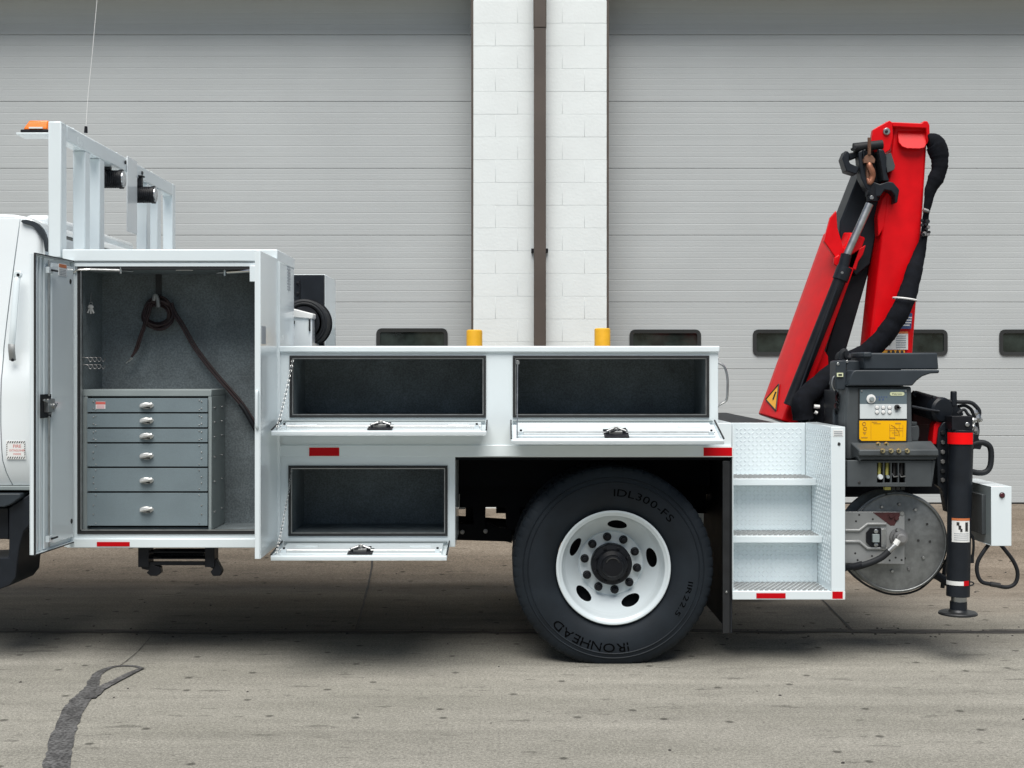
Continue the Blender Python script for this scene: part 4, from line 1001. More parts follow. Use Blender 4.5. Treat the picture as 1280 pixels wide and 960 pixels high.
s = MB().m('blue_ink').pprism([(1122, 411), (1134, 389), (1140.5, 392), (1139, 411)], .968, .978).m('white_print')
for i, (a_, b_) in enumerate(((1132, 1140), (1130, 1139.5), (1129, 1139), (1127, 1137))): s.pbox(a_, b_, 396.2 + 3.2 * i, 397.8 + 3.2 * i, .9665, .9679)
s.build('flag_decal', 'blue_ink', rbm)
# sleeve of hoses
hp = [(1160, 178, .045), (1167, 178, .056), (1172, 187, .062), (1174.5, 198, .052), (1174, 212, .046), (1169.5, 224, .047), (1163, 238, .034), (1160.5, 252, .025), (1157.5, 268, .018), (1156, 284, .019), (1154, 300, .023), (1149, 318, .036), (1143, 338, .047), (1135, 366, .055), (1126, 388, .056), (1114, 408, .056), (1101, 425, .056), (1084, 440, .056), (1064, 451, .056), (1046, 466, .06)]
path = [P(a_, b_, .95 - (.12 if i > 11 else 0) * min(1, (i - 11) / 3)) for i, (a_, b_, r_) in enumerate(hp)]
pp = bez(path, 6); rr = lerp_list([q[2] * 1.0 for q in hp], 6); rr = [r_ * (1 + .025 * math.sin(i * .9) + .02 * math.sin(i * 2.3 + 1) + .02 * random.uniform(-1, 1)) for i, r_ in enumerate(rr)]
slv = MB().tube(pp, rr, 18, flat=.8).build('hose_sleeve', 'sleeve', trk)
c0_ = Vector(P(1131, 374, .84)); MB().tube([c0_ + Vector((.066 * math.cos(q), .0 - .062 * math.sin(q), -.009 * math.cos(q))) for q in [i * math.pi / 12 for i in range(25)]], .0055, 6).build('zip_tie', 'white_print', slv)
mb = MB(); rnd = random.Random(2)
for i in range(12):
    q = rnd.random(); mb.m(('dull_steel', 'black_rubber', 'black_rubber')[i % 3]).disc(P(1152 + 9 * rnd.random(), 262 + 42 * rnd.random(), .93), .008 + .006 * rnd.random(), .012, 8)
mb.m('dull_steel').tube([P(1154, 262, .92), P(1160, 264, .92)], .012, 8)
mb.build('hose_clamp', 'dull_steel', slv)
# sleeves drooping at the foot of the booms
dr = [(bez([P(1062, 452, .8), P(1040, 468, .8), (X(1018, .75), .75, Z(486, .75)), P(1003, 502, .72), P(1004, 524, .72)], 6), .060), (bez([P(1060, 470, .85), P(1046, 484, .8), P(1036, 505, .78), P(1030, 534, .78)], 6), .07),
      (bez([P(1050, 470, .9), P(1025, 492, .9), P(1015, 515, .9), P(1020, 536, .9)], 6), .085)]
for pth, r_ in dr: MB().tube(pth, [r_ * (1 + .03 * math.sin(i * 1.1) + .03 * random.uniform(-1, 1)) for i in range(len(pth))], 16).build('hose_sleeve', 'sleeve', trk)
MB().m('white_print').tube([P(1017.5, 508, .70), P(1024.5, 508.5, .70)], .011, 8).tube([P(1018.5, 515, .70), P(1021.5, 516.5, .70)], .010, 8).build('hose_tag', 'white_print', trk)
# black tip head with the hook
tipY = .90
tp_ = MB()
tp_.pprism([(1057, 188), (1053, 198), (1058, 214), (1071, 218), (1074, 209), (1062.5, 204), (1061.5, 200), (1061.5, 190)], tipY, tipY + .10)
tp_.pprism([(1061, 191), (1073, 189), (1073, 196), (1061.8, 200)], tipY + .04, tipY + .12)
tp_.pprism([(1073, 190), (1079, 187), (1078, 196), (1081, 215), (1084, 224), (1100, 230), (1110, 226.5), (1117, 228), (1124.5, 237), (1122, 253), (1119, 254), (1119, 244), (1114, 238.5), (1106, 237), (1101, 245), (1095, 246), (1083, 236), (1076, 222)], tipY, tipY + .09)
tp_.pprism([(1079, 188), (1104, 186), (1108.5, 196), (1108, 214), (1113, 226), (1100, 230), (1084, 224)], tipY + .10, tipY + .16)
tp_.pprism([(1079, 187), (1083, 186), (1081, 200), (1083, 222), (1080, 220)], tipY, tipY + .1).pprism([(1098, 186), (1105, 187), (1108.5, 197), (1108, 214), (1112, 226), (1104, 226), (1101, 205)], tipY - .005, tipY + .10)
tip = tp_.build('boom_tip', 'black_semi', trk, bevel=.006)
MB().cyl(P(1067, 185, tipY + .03), P(1103, 180.5, tipY + .03), .029, .027, 20).m('dark_metal').cyl(P(1066, 184, tipY), P(1068, 187, tipY), .018, seg=12).build('tip_roller', 'black_rubber', tip)
MB().tube([P(1089.5, 233, .93), P(1090.5, 252, .93)], .034, 20).m('steel').disc(P(1089.5, 247, .895), .012, .008).m('black_semi').tube([P(1083, 240, .93), P(1097, 241, .93)], .03, 12).build('cylinder_eye', 'black_paint', tip)
hk = MB().m('rusty').tube([P(1086.5, 172, tipY - .04), P(1086.7, 193, tipY - .02)], .010, 8).pprism([(1080, 199), (1082, 195), (1086, 192), (1091, 195), (1094, 199), (1093, 203.5), (1080, 203.5)], tipY - .02, tipY + .05)
hk.m('copper').tube(bez([P(1086, 202, tipY), P(1087, 208, tipY - .01), P(1090, 214, tipY - .01), P(1090.5, 221, tipY), P(1087, 228, tipY), P(1084, 223, tipY)], 5), [.014, .015, .016, .017, .018] + [.018] * 16 + [.015, .012, .010, .008, .006], 12)
hk.m('rusty').tube([P(1084.5, 206, tipY + .01), P(1085, 224, tipY + .01)], .012, 8)
hook = hk.build('crane_hook', 'copper', tip)

# ---------------- control console
QY = .10
cs = MB().pprism([(1059, 483), (1139.5, 483), (1141, 560), (1141, 575), (1058, 575), (1057.5, 520)], QY + .02, .50)
con = cs.build('control_console', 'grey_plastic', trk, bevel=.012, seg=3)
MB().pprism([(1060, 482.2), (1063, 470), (1066.5, 464), (1070, 462.5), (1174.5, 462.5), (1174, 466.5), (1163, 467), (1153, 470.5), (1146, 476), (1140.5, 482.2)], QY - .01, .52).build('console_hood', 'grey_plastic_dark', con, bevel=.006)
MB().pprism([(1080, 441), (1172, 441), (1173.5, 462), (1080, 462)], QY + .05, .62).pprism([(1079, 440), (1090, 440), (1090, 447), (1079, 447)], QY + .03, .4).build('console_cover', 'grey_plastic_dark', con, bevel=.008)
MB().pprism([(1045, 452), (1049, 450.5), (1057.5, 450.5), (1058, 487), (1045, 487)], QY + .06, .3).build('switch_box', 'grey_plastic_dark', con, bevel=.005)
MB().pprism([(1058.3, 450.5), (1082, 451), (1084, 454), (1084, 462), (1068, 463), (1058.3, 475)], QY + .14, .35).build('cable_box', 'grey_plastic_dark', con, bevel=.005)
MB().m('pale_yellow').pbox(1046.3, 1054, 466, 471, QY + .052, QY + .06).m('black_ink').pbox(1048, 1052.5, 467.4, 469.6, QY + .0505, QY + .0518).build('sticker', 'pale_yellow', con)
MB().m('steel').disc(P(1047.5, 455, QY + .06), .008).disc(P(1059, 452, QY + .14), .008).build('screw', 'steel', con)
mb = MB().tube(bez(ppath([(1051, 449), (1052, 442), (1056, 439), (1058, 446), (1063, 447)], .35), 5), .017, 10).tube(bez(ppath([(1046, 449), (1048, 443), (1054, 441)], .38), 5), .012, 8)
mb.build('cable_plug', 'black_rubber', con)
MB().m('steel').tube(bez(ppath([(1043.5, 488), (1040.5, 482), (1041, 474), (1044, 469)], .2), 5), .005, 6).build('conduit', 'steel', con)
# dark interior with wires left of the console
mb = MB().m('black_paint').pbox(1044, 1057, 488, 545, .34, .6)
mb.m('grey_plastic_dark').pbox(1043, 1057, 512, 535, .30, .34)
con2 = mb.build('valve_block', 'black_paint', trk, bevel=.004)
mb = MB()
rnd = random.Random(8)
for i in range(9):
    x, y = 1046 + rnd.random() * 9, 490 + rnd.random() * 12
    mb.m(('rust_maroon', 'black_rubber', 'dark_metal')[i % 3]).tube(bez([P(x, y, .32), P(x + rnd.uniform(-6, 6), y + 6, .28), P(x + rnd.uniform(-5, 5), y + 13, .29), P(x + rnd.uniform(-3, 5), y + 19, .33)], 4), .006, 6)
mb.build('wiring', 'black_rubber', con2)
# display plate
dsp = MB().m('panel_blue_grey').pbox(1075, 1133.5, 486.8, 505, QY + .012, QY + .0195).m('panel_light').pbox(1075, 1133.5, 505.1, 523.3, QY + .012, QY + .0195).m('black_ink').ring(X(1074, QY), X(1134.5, QY), Z(524.3, QY), Z(486, QY), QY + .015, QY + .0196, .004)
dsp.build('display_plate', 'panel_blue_grey', con)
yb_ = QY + .011
MB().m('steel').disc(P(1077, 488.6, yb_), .005).disc(P(1132, 488.9, yb_), .005).build('screw', 'steel', con)
MB().m('white_print').disc(P(1088.7, 498.6, yb_), .024, .006, 32).m('frame_grey').disc(P(1089.5, 499, yb_ - .006), .013, .010, 24).build('key_switch', 'white_print', con)
for j, y_ in enumerate((509.2, 515)):
    for i, x_ in enumerate((1096.3, 1104.1, 1112)):
        MB().m('grey_ink').disc(P(x_, y_, yb_ + .001), .0125, .0025, 24).m('white_print').disc(P(x_, y_, yb_ - .0015), .0100, .003, 24).build('push_button', 'grey_ink', con)
MB().disc(P(1121, 509, yb_), .014, .012, 20).pprism([(1121, 507.6), (1126.5, 509.2), (1126.5, 510.4), (1121, 510.4)], yb_ - .012, yb_).build('selector_knob', 'black_ink', con)
s = MB().m('pale_yellow'); n_ = 10
pl_ = [(1114.6 + 2.3 * math.cos(R(q)), 492.3 + 2.3 * math.sin(R(q))) for q in range(90, 271, 30)] + [(1128.3 + 2.3 * math.cos(R(q)), 492.3 + 2.3 * math.sin(R(q))) for q in range(-90, 91, 30)]
s.pprism(pl_, yb_ - .001, yb_ + .001)
text(s, 'Paltronic', X(1121.5, yb_), Z(492.3, yb_), .0105, yb_ - .0015, X(1128, 0) - X(1115.5, 0))
s.m('blue_ink')
for i in range(5): s.pbox(1095 + 3.1 * i, 1096.6 + 3.1 * i, 495.6, 496.8, yb_, yb_ + .001)
s.pbox(1098.5, 1100.5, 498, 500.6, yb_, yb_ + .001).pbox(1103, 1104.6, 498, 500.6, yb_, yb_ + .001)
s.m('grey_ink').pbox(1119, 1122.5, 513, 515.4, yb_, yb_ + .001)
s.build('panel_print', 'pale_yellow', con)
# yellow load plate
s = MB().m('black_ink').pprism([(1072.8, 525), (1134.4, 525), (1134.4, 552), (1075.5, 552), (1072.8, 549.5)], yb_ + .002, yb_ + .009)
s.m('yellow_print').pprism([(1074.2, 525.9), (1133.2, 525.9), (1132.4, 551), (1077, 551), (1074.2, 548.3)], yb_ + .0005, yb_ + .002)
s.m('olive_ink')
pz = yb_ - .0008
for (a_, b_, c_, d_2) in ((1090, 1096.5, 527, 527.9), (1092, 1101, 529, 529.6), (1119, 1126, 528.4, 529.8), (1112, 1112.5, 530, 548), (1115, 1122, 540.5, 541.2), (1112, 1119, 546.5, 548.2), (1076.5, 1084.5, 546.2, 547.4), (1118, 1123.5, 543.2, 544), (1118, 1118.5, 532, 545), (1088.6, 1088.9, 527, 549), (1112, 1129, 535, 535.3), (1112, 1129, 538, 538.3), (1124, 1124.3, 531, 546), (1128.5, 1128.8, 531, 546)): s.pbox(a_, b_, c_, d_2, pz, pz + .001)
s.tube([P(1114, 531, pz), P(1119, 534, pz), P(1123, 539, pz), P(1124.5, 544, pz)], .0012, 4)
for (a_, b_) in ((1080, 529.5), (1081.2, 535.5)): s.tube([(X(a_, pz) + .009 * math.cos(q), pz, Z(b_, pz) + .009 * math.sin(q)) for q in [i * math.pi / 6 for i in range(12)]], .0018, 4, closed=True)
s.pprism([(1078.5, 540), (1083, 540), (1081, 543.5)], pz, pz + .001)
s.build('load_plate', 'yellow_print', con)
MB().pprism([(1135, 533), (1148, 531.5), (1149.5, 536), (1149.5, 545), (1148, 552), (1135, 552)], .18, .4).box(X(1136, .2), X(1146, .2), .19, .3, Z(532, .2), Z(527, .2)).build('side_box', 'grey_plastic', con, bevel=.006)
# sloping shelf with levers
mb = MB(); 
sh = [(1062, 554), (1163, 551.5), (1173, 562), (1173.5, 569.5), (1076, 576), (1071, 571)]
vs = []
top = [P(1062, 553, .12), P(1163, 551.5, .12), P(1170, 556, .02), P(1173.5, 563, -.02), P(1173.5, 569.5, -.02), P(1078, 569.5, -.02), P(1073, 575, -.015), P(1070, 563, -.0)]
mb.add([P(1062, 552, .14), P(1164, 551, .14), P(1173, 562, -.02), P(1074, 562.5, -.02), P(1063, 575, .14), P(1170, 575, .14), P(1173.5, 569.8, -.02), P(1074, 569.8, -.02)], [(0, 1, 2, 3), (4, 7, 6, 5), (0, 3, 7, 4), (1, 5, 6, 2), (3, 2, 6, 7), (0, 4, 5, 1)])
mb.build('lever_shelf', 'grey_plastic', con, bevel=.006)
MB().pprism([(1072, 570.3), (1170.5, 570.3), (1170.5, 573.6), (1166, 574.5), (1078, 574.5), (1074, 576.5)], .0, .14).build('shelf_lip', 'grey_plastic', con, bevel=.003)
lowholes = [(X(1096.5 + 9.2 * i, .02), X(1104 + 9.2 * i, .02), Z(603.5, .02), Z(578.5, .02)) for i in range(4)]
mb = MB().panel(X(1059, .02), X(1165, .02), Z(608.5, .02), Z(575.5, .02), .02, .05, lowholes)
mb.prism([(X(1165, .02), Z(575.5, .02)), (X(1169.5, .02), Z(575.5, .02)), (X(1165, .02), Z(608.5, .02))], .021, .3)
mb.box(X(1059, .02), X(1059, .02) + .01, .05, .4, Z(608.5, .02), Z(575.5, .02)).box(X(1165, .02) - .01, X(1165, .02), .05, .4, Z(608.5, .02), Z(575.5, .02)).box(X(1059, .02), X(1165, .02), .05, .4, Z(608.5, .02), Z(608.5, .02) + .01)
mb.build('lever_housing', 'grey_plastic', con, bevel=.003)
MB().box(X(1061, .1), X(1163, .1), .14, .18, Z(607, .02), Z(576, .02)).build('housing_back', 'underbody', con)
for i, (m_, x_) in enumerate((('yellow_lever', 1100), ('yellow_lever', 1109.5), ('black_ink', 1118.5), ('black_ink', 1127.5))):
    mb = MB().m(m_).tube([P(x_ - .5, 577, .06), P(x_ - 1, 594, .05)], .009, 8)
    if i == 0: mb.m('panel_light').disc(P(x_ - .2, 596, .03), .014, .02)
    elif i == 1: mb.m('frame_grey').disc(P(x_ - .2, 596, .04), .010, .016)
    else: mb.m('steel').tube([P(x_ - 4, 592, .04), P(x_ - 1, 596, .03), P(x_ + 4.5, 595, .02)], .0045, 6)
    mb.build('control_lever', m_, con)
for x_, y_ in ((1097.5, 555.5), (1107.8, 555.5), (1103.2, 563.6), (1113.5, 563.6), (1123.3, 563.6), (1133.8, 563.6)):
    yq = .075 if y_ < 560 else -.02
    MB().m('brass').disc(P(x_, y_, yq), .0135, .014, 6).m('dark_metal').disc(P(x_, y_, yq - .014), .005, .006, 8).build('grease_bolt', 'brass', con)
for a_, b_, m_ in ((1106, 1113.5, 'yellow_lever'), (1114.5, 1119, 'black_ink'), (1120.5, 1125, 'black_ink'), (1126.5, 1131, 'black_ink')): MB().pbox(a_, b_, 608.8, 612.5, .06, .09).build('lever_end', m_, con)
MB().disc(P(1074, 603, .02), .007).build('screw', 'black_ink', con)

# ---------------- hose reel disc under the console
rc_ = P(1121.5, 678, .16)
rd = MB().lathe((rc_[0], .16, rc_[2]), (0, 1, 0), [(.001, .004), (.262, .0), (.268, .002), (.27, .006), (.27, .012), (.262, .014), (.15, .02), (.15, .19), (.26, .195), (.27, .2), (.27, .206), (.001, .21)], 96)
reel = rd.build('cable_reel', 'reel_grey', trk, sharp=30)
MB().m('reel_grey').tube([(rc_[0] + .257 * math.cos(q), .154, rc_[2] + .257 * math.sin(q)) for q in [i * math.pi / 48 for i in range(96)]], .004, 6, closed=True).build('reel_bead', 'reel_grey', reel)
for (a_, b_, m_) in ((1102, 633.5, 'steel'), (1124, 630, 'dull_steel'), (1144, 637, 'steel'), (1154, 697, 'steel'), (1136, 711, 'dull_steel'), (1115, 714, 'steel'), (1136.5, 649.5, 'black_ink'), (1159, 655, 'black_ink'), (1148, 675.5, 'black_ink'), (1162.5, 676.8, 'black_ink'), (1108, 618, 'black_ink'), (1131, 698, 'black_ink')):
    MB().m(m_).disc(P(a_, b_, .158), .0085 if m_ != 'black_ink' else .0065, .008 if m_ != 'black_ink' else .001, 10).build('bolt', m_, reel)
br = MB().pprism([(1056, 639.5), (1092, 639.5), (1131, 640), (1131, 705.5), (1056, 704)], .115, .135)
for yy in (659.5, 680.5):
    up = -1 if yy < 670 else 1
    br.tube([P(1056, 663 if up < 0 else 677, .113), P(1074, 663 if up < 0 else 677, .113), P(1084, 655 if up < 0 else 685.5, .113), P(1108, 655 if up < 0 else 685.5, .113)], .010, 8)
brk = br.build('reel_bracket', 'bracket_grey', trk, bevel=.003)
MB().pprism([(1091, 640.5), (1127, 640.5), (1118, 657), (1113, 657)], .1135, .1149).build('primer_patch', 'rust_maroon', brk)
MB().m('black_paint').pprism([(1083, 666), (1088, 660), (1101, 660), (1101, 684), (1089, 684), (1083, 678)], .105, .1149).m('steel').pbox(1101.5, 1108, 661, 684.5, .098, .1149).m('frame_grey').pbox(1091, 1099.5, 668, 678, .085, .105).m('steel').disc(P(1095, 664, .105), .012).disc(P(1095, 681, .105), .012).build('reel_motor', 'black_paint', brk, bevel=.002)
mb = MB()
for a_, b_ in ((1074, 643.5), (1070, 651.5), (1091, 649), (1069, 691.5), (1090, 695), (1112, 700.5), (1119.5, 697), (1127, 700), (1072, 700)): mb.disc(P(a_, b_, .115), .0055, .0012, 10)
mb.build('bolt_hole', 'black_ink', brk)
MB().m('rust_maroon').disc(P(1113.5, 645, .115), .012, .01).disc(P(1120.5, 648, .115), .012, .01).m('steel').disc(P(1127, 641.5, .12), .014, .01, 6).build('bolt', 'steel', brk)
hbm = MB().lathe(P(1123, 671.5, .115), (0, -1, 0), [(.048, -.02), (.048, .012), (.036, .014), (.036, .035), (.026, .037), (.026, .06), (.018, .062), (.018, .075)], 20).m('steel').disc(P(1121.5, 662, .10), .010, .02)
hbm.build('reel_hub', 'dull_steel', brk)
MB().m('white_print').tube([P(1123, 675, .05), P(1119, 681, .05)], .016, 10).m('steel').tube([P(1119, 681, .05), P(1110, 690, .05)], .016, 12).m('black_rubber').tube(bez([P(1111, 689, .05), P(1100, 698, .05), P(1080, 706, .06), P(1060, 709, .10), P(1050, 712, .2)], 6), .0175, 12).m('black_paint').tube([P(1078, 706, .06), P(1066, 709, .08)], .021, 12).build('reel_hose', 'black_rubber', brk)
MB().tube(bez([P(1058, 710, .17), P(1070, 722, .17), P(1090, 735, .18), P(1118, 743, .2), P(1150, 736, .22), P(1178, 708, .22), P(1186, 690, .24)], 8), .006, 8).build('reel_rim_cable', 'black_rubber', reel)

# ---------------- outrigger
oy = .10; ox = X(1200.5, oy)
MB().m('black_semi').cyl((ox, oy, Z(690, oy)), (ox, oy, Z(537, oy)), .068, .068, 40).m('black_semi').cyl((X(1198.5, oy), oy, Z(745, oy)), (X(1199.5, oy), oy, Z(690, oy)), .0595, .062, 40)
leg = MB().m('black_semi').tube([(X(1197.5, oy), oy, Z(745, oy)), (X(1199, oy), oy, Z(648, oy)), (X(1200.8, oy), oy, Z(560, oy)), (X(1201, oy), oy, Z(537, oy))], [.060, .061, .064, .066], 40)
leg.m('black_paint').pbox(1190, 1216, 520.5, 537.5, oy - .05, oy + .06).m('steel').disc(P(1208.7, 530.5, oy - .05), .012, .01)
leg.m('steel').cyl((X(1198.5, oy), oy, Z(752, oy)), (X(1198.5, oy), oy, Z(744, oy)), .04, seg=24).m('black_semi').cyl((X(1198, oy), oy, Z(766, oy)), (X(1198, oy), oy, Z(751.5, oy)), .044, seg=24)
lg = leg.build('outrigger_leg', 'black_semi', trk, bevel=.002)
MB().lathe((X(1197.3, oy), oy, Z(768.6, oy)), (0, 0, 1), [(.085, 0), (.1, .004), (.1, .012), (.094, .017), (.05, .02), (.044, .03)], 40).build('foot_plate', 'dark_metal', lg)
def on_cyl(mb, px0, px1, py0, py1, cx, r, off, m_, n=8, cyl_y=oy):
    # patch wrapped on the front of the tube
    xc = X(cx, cyl_y); a0_ = math.asin(max(-1, min(1, (X(px0, cyl_y - r * .8) - xc) / r))); a1_ = math.asin(max(-1, min(1, (X(px1, cyl_y - r * .8) - xc) / r)))
    vs = []
    for i in range(n + 1):
        q = a0_ + (a1_ - a0_) * i / n
        for py in (py0, py1): vs.append((xc + (r + off) * math.sin(q), cyl_y - (r + off) * math.cos(q), Z(py, cyl_y - r)))
    return mb.m(m_).add(vs, [(2 * i, 2 * i + 2, 2 * i + 3, 2 * i + 1) for i in range(n)])
mb = on_cyl(MB(), 1188.5, 1215.3, 541, 555.5, 1201, .0665, .004, 'bright_red', 10)
mb.build('leg_reflector', 'bright_red', lg, recalc=False)
mb = on_cyl(MB(), 1191, 1211.8, 648.5, 678, 1198.9, .0615, .0012, 'white_print'); on_cyl(mb, 1191, 1211.8, 648, 651, 1198.9, .0615, .002, 'orange_ink')
on_cyl(mb, 1195.5, 1198.5, 652.8, 657, 1198.9, .0615, .002, 'black_ink', 2); on_cyl(mb, 1197.5, 1200.5, 657, 662, 1198.9, .0615, .002, 'black_ink', 2); on_cyl(mb, 1199.5, 1202, 661, 665, 1198.9, .0615, .002, 'black_ink', 2); on_cyl(mb, 1205.5, 1209, 653, 664.5, 1198.9, .0615, .002, 'black_ink', 2)
for i in range(4): on_cyl(mb, 1193, 1210, 667 + 2.6 * i, 667.7 + 2.6 * i, 1198.9, .0615, .002, 'grey_ink', 6)
mb.build('crush_warning_decal', 'white_print', lg, recalc=False)
mb = on_cyl(MB(), 1184.6, 1204, 727, 732.3, 1197.7, .0605, .002, 'white_print'); on_cyl(mb, 1203.5, 1210.6, 726.3, 732.5, 1197.7, .0605, .003, 'red_reflector', 5)
mb.build('leg_tape', 'white_print', lg, recalc=False)
MB().tube(bez(ppath([(1211, 727), (1216, 728), (1217, 730), (1213, 732), (1210, 731.5)], .08), 4), .004, 6).build('tape_tail', 'black_rubber', lg)
# bolted flange beside the leg
mb = MB().pprism([(1172, 607), (1171, 560), (1174, 535), (1179, 528), (1188, 526), (1188, 640), (1183, 640), (1178, 612)], .16, .22)
fl_ = mb.build('mounting_flange', 'black_semi', trk, bevel=.004)
for y_, m_ in ((541, 'dark_metal'), (553, 'steel'), (565, 'dull_steel'), (577, 'dull_steel'), (589, 'dark_metal'), (600, 'dull_steel')):
    MB().m(m_).disc(P(1178, y_, .16), .013, .012, 6).build('bolt', m_, fl_)
# motor, manifold and pipework above
mo = MB().m('black_paint').cyl(P(1142, 502, .35), P(1170, 511, .22), .062, .066, 24).m('black_semi').lathe(P(1170, 511.5, .22), (.35, -1, -.05), [(.068, 0), (.068, .05), (.058, .062), (.02, .066)], 28)
mo.m('black_semi').tube(ppath([(1140, 508), (1160, 512), (1174, 514)], .14), .007, 8)
mo.build('slew_motor', 'black_paint', trk)
MB().m('black_semi').pprism([(1157, 494), (1168, 494.5), (1171, 498), (1180, 503), (1198, 506), (1203, 513), (1205, 519), (1180, 524), (1160, 520)], .26, .5).cyl(P(1192, 489, .2), P(1192, 508, .2), .0165, .0175, 16).build('manifold', 'black_semi', trk, bevel=.005)
MB().pprism([(1141, 500), (1160, 505), (1190, 508), (1190, 526), (1170, 532), (1141, 530)], .36, .55).build('crossbeam', 'rust_maroon', trk, bevel=.006)
hs = [([(1165, 497), (1182, 501), (1198, 502.5), (1212, 503), (1219, 507), (1224, 514), (1223, 522)], .2, .011), ([(1198, 508), (1206, 507), (1213, 511), (1216, 516), (1219, 524)], .22, .009), ([(1197, 517), (1205, 512), (1210, 518), (1216, 522)], .18, .008), ([(1141, 489), (1152, 497), (1170, 503)], .3, .006), ([(1141, 492), (1150, 502), (1165, 508)], .28, .007), ([(1221, 528), (1222, 540), (1219, 552), (1216, 560)], .17, .010)]
for pth, y_, r_ in hs: MB().tube(bez(ppath(pth, y_), 6), r_, 10).build('hydraulic_hose', 'black_rubber', trk)
MB().tube(bez(ppath([(1212, 557), (1222, 553.5), (1231, 554), (1237.5, 559), (1239, 570), (1237.5, 583), (1232, 590), (1222, 591), (1212, 589)], .16), 7), .0155, 12).build('hydraulic_hose', 'black_rubber', trk, label='thick black hose looping out behind the outrigger leg')
MB().pprism([(1214, 540), (1222, 545), (1228, 556), (1226, 562), (1218, 561), (1214, 566)], .15, .22).build('hose_bracket', 'black_paint', trk, bevel=.004)
for (a_, b_, c_, d2, r_) in ((1214, 526, 1222, 524, .010), (1219, 513, 1221, 519, .010), (1222, 518, 1224, 527, .012), (1213, 524, 1217, 527, .014), (1214, 532, 1218, 534, .012), (1219, 534, 1221, 543, .011), (1224, 522, 1227, 526, .008)):
    m_ = 'steel' if r_ != .011 else 'dull_steel'
    MB().tube([P(a_, b_, .16), P((a_ + c_) / 2, (b_ + d2) / 2, .155), P(c_, d2, .16)], [r_, r_ * 1.25, r_], 6).build('hose_fitting', m_, trk)
# brace behind the reel
MB().tube([P(1163, 714, .35), P(1190, 731, .35)], .024, 10).build('brace', 'black_semi', trk)
MB().m('black_semi').tube([P(1182, 700, .4), P(1178, 735, .4)], .012, 8).build('brace', 'black_semi', trk)

# ---------------- rear light housing and trailing cable
hz1, hz0 = Z(608), Z(682.5); hx0, hx1 = X(1239), X(1264.5)
mb = MB().box(hx0, hx1, .0, .004, hz0, hz1).box(hx0, hx1, .004, .50, hz1 - .004, hz1).box(hx1 - .004, hx1, .004, .5, hz0, hz1 - .004).box(hx0, hx1 - .004, .004, .5, hz0, hz0 + .004)
hsg = mb.build('light_housing', 'white_paint', trk, bevel=.003)
MB().box(hx0 + .001, hx0 + .006, .0041, .5, hz0 + .0041, hz1 - .0041).m('grey_plastic').box(hx0 - .02, hx0 + .001, .08, .45, hz0 + .05, hz1 - .05).build('side_plate', 'frame_grey', hsg, bevel=.003)
MB().m('black_ink').disc(P(1252.5, 619, -.0), .0155, .003, 24).m('dark_red').disc(P(1252.5, 619, -.003), .0125, .007, 24).build('marker_light', 'dark_red', hsg)
MB().tube(bez([P(1238, 678, .12), P(1229, 690, .1), P(1222, 703, .1), P(1221.5, 716, .1), P(1227, 727, .1), P(1240, 730.5, .1), P(1258, 734, .1), P(1269, 729, .1), P(1272, 716, .1), P(1267, 702, .1), P(1256, 687, .1), P(1250, 680, .12)], 6), .0105, 12).m('black_ink').tube([P(1238, 730, .1), P(1250, 732, .1)], .0135, 12).build('trailer_cable', 'black_rubber', hsg)
MB().tube(bez(ppath([(1212, 667), (1216, 672), (1217, 682), (1216, 696)], .15), 5), .007, 8).pbox(1213, 1217.5, 694, 704, .13, .16).build('sensor_cable', 'black_rubber', trk)

# ================================================================== loose things inside the tall cabinet
dy = .045; fx0, fx1 = X(101, dy), X(264.4, dy); bz, tz = DZ0 + .0075, Z(487, dy)
tc = thing('tool_drawer_cabinet', 'grey steel drawer cabinet with six drawers standing in the tall open cabinet', 'drawer cabinet', ((fx0 + fx1) / 2, .2, bz))
mb = MB().box(fx0, fx1, dy, .389, tz - .035, tz).box(fx0 + .008, fx0 + .035, dy + .002, .389, bz, tz - .035).box(fx1 - .018, fx1, dy + .002, .389, bz, tz - .035)
mb.box(fx0 + .035, fx1 - .018, .37, .389, bz, tz - .035).box(fx0 + .035, fx1 - .018, dy + .03, .37, bz, bz + .012)
mb.m('rubber_seal').box(fx0 + .035, fx1 - .018, dy + .05, .06 + dy, bz + .012, tz - .036)
case = mb.build('case', 'frame_grey', tc, bevel=.003)
MB().box(X(109.5, dy), X(113, dy), dy + .001, dy + .004, bz, tz - .04).build('edge_shadow_gap', 'rubber_seal', tc) if False else None
sd = MB()
for q in (512, 530, 548, 573, 603, 641):
    for y_ in (.12, .30): sd.cyl((fx1 - .001, y_, Z(q - 3, .2)), (fx1 + .004, y_, Z(q - 3, .2)), .005, seg=8).box(fx1, fx1 + .003, y_ - .001, y_ + .035, Z(q - 3, .2) - .002, Z(q - 3, .2) + .002)
sd.build('side_clip', 'steel', tc)
dx0, dx1 = X(109.5, dy), X(259.8, dy); h0 = None
rows = [(497.7, 515), (517, 534), (536, 552.5), (554.5, 583), (585, 613.8), (616, 656.8)]
hys = [507, 525.8, 545, 569.8, 600.4, 636.8]
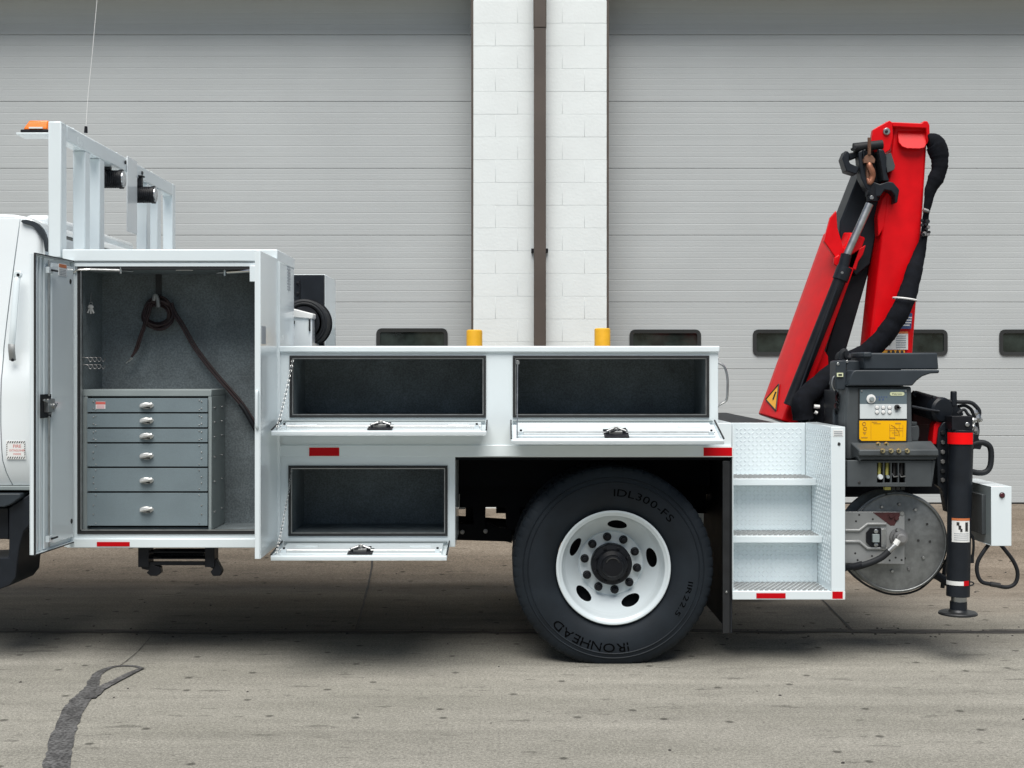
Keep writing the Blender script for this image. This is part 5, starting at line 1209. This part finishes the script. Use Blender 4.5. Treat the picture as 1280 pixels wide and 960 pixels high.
for (a_, b_), hy_ in zip(rows, hys):
    z0_, z1_ = Z(b_, dy), Z(a_, dy)
    mb = MB().box(dx0, dx1, dy - .010, dy + .012, z0_, z1_).m('steel')
    for x_ in (117.5, 252.5):
        for t in ((.25, .75) if z1_ - z0_ < .1 else (.35, .62)): mb.disc((X(x_, dy), dy - .010, z0_ + (z1_ - z0_) * t), .0042, .003, 8)
    for x_ in (120.5, 249.5):
        for zz in (z0_ + .012, z1_ - .012): mb.disc((X(x_, dy), dy - .010, zz), .0034, .003, 8)
    dr_ = mb.build('drawer', 'drawer_grey', tc, bevel=.0018, seg=1)
    zc = Z(hy_, dy); xc = X(184, dy)
    if h0 is None:
        mb = MB().m('zinc')
        mb.add([(xc + (.038) * math.cos(q) * c1, dy - .011 - d1, zc + .0175 * math.sin(q) * c1) for c1, d1 in ((1, 0), (.92, .006), (.5, .010)) for q in [k * math.pi / 12 for k in range(24)]],
               [(l * 24 + i, l * 24 + (i + 1) % 24, (l + 1) * 24 + (i + 1) % 24, (l + 1) * 24 + i) for l in range(2) for i in range(24)] + [tuple(range(48, 72))])
        mb.tube([(xc - .03, dy - .02, zc - .006), (xc + .0, dy - .034, zc + .002), (xc + .034, dy - .03, zc + .010)], [.007, .0105, .0085], 8)
        mb.m('dark_metal').tube([(xc - .018, dy - .0225, zc - .010), (xc + .02, dy - .0225, zc - .011)], .0035, 6)
        h0 = mb.build('handle', 'zinc', dr_, sharp=40); hz_ = zc
    else: copy_part(h0, 0, 0, zc - hz_, dr_)
    if a_ == 497.7:
        s = MB().m('white_print').box(X(120.5, dy), X(132.5, dy), dy - .0115, dy - .0102, Z(511, dy), Z(502, dy)).m('red_ink').box(X(120.5, dy), X(132.5, dy), dy - .0122, dy - .0115, Z(505.5, dy), Z(502.2, dy)).m('pink_ink')
        for i in range(3): s.box(X(121.5, dy), X(131.5, dy), dy - .0122, dy - .0115, Z(507.4 + 1.4 * i, dy), Z(506.8 + 1.4 * i, dy))
        s.build('label_sticker', 'white_print', dr_)
# coil of cable on the hook
mb = MB(); rnd = random.Random(5); cY = .345
for i in range(8):
    r_ = .058 + .026 * rnd.random(); cx_, cz_ = X(197.5, cY) + rnd.uniform(-.012, .012), Z(392, cY) + rnd.uniform(-.012, .006); y_ = .33 + .005 * i; e_ = rnd.uniform(.9, 1.12)
    mb.tube([(cx_ + r_ * math.cos(q) * e_, y_ + .006 * math.sin(q * 3 + i), cz_ + r_ * math.sin(q) / e_) for q in [k * math.pi / 16 for k in range(32)]], .0068, 7, closed=True)
for off in (0, .011):
    mb.tube(bez([(q[0] + off, q[1], q[2]) for q in [P(187, 380, .33), P(184, 392, .325), P(179, 408, .32), P(174, 422, .32), P(169.5, 436, .33), P(165 - off * 300, 446, .33)]], 6), .0062, 8)
    mb.tube(bez([(q[0] + off * 1.2, q[1], q[2] + off * .6) for q in [P(212, 380, .33), P(217, 393, .33), P(227, 408, .33), P(243, 436, .335), P(266, 466, .34), P(287, 490, .345), P(302, 508, .345), P(318, 533, .34)]], 6), .0068, 8)
mb.m('black_rubber').tube(bez([P(300, 505, .34), P(306, 513, .335), P(314, 527, .335), P(321, 540, .34)], 4), .0125, 8)
mb.m('steel').tube([P(164, 447, .33), P(157.5, 454, .33)], .004, 6).tube([P(166, 448, .33), P(161, 452, .32)], .003, 6)
tag(mb.build('coiled_cable', 'cable_brown'), 'dark brown cable coiled over a hook on the back wall of the tall cabinet', 'cable')
kx, kz, ky = D0 + .034, Z(383, .12), .10
mb = MB().m('steel').tube([(kx + .009 * math.cos(q), ky, kz + .012 + .009 * math.sin(q)) for q in [k * math.pi / 6 for k in range(12)]], .0015, 5, closed=True)
for a_ in (-24, 0, 22):
    q = R(a_); f_ = lambda p, q=q: (kx + p[0] * math.cos(q) - p[2] * math.sin(q), ky + p[1] + .002 * a_ / 20, kz + p[2] * math.cos(q) + p[0] * math.sin(q))
    k_ = MB(f_).lathe((0, 0, -.004), (0, 1, 0), [(.012, 0), (.012, .002)], 12).box(-.0042, .0042, 0, .002, -.04, -.012); mb.m('zinc').add(k_.v, k_.fc)
mb.m('dull_steel').tube([(kx, ky, kz + .02), (kx, ky, kz + .05), (kx + .004, ky - .0, kz + .075)], .0012, 5)
tag(mb.build('keys', 'zinc'), 'small bunch of silver keys hanging at the upper left inside the tall cabinet', 'keys')
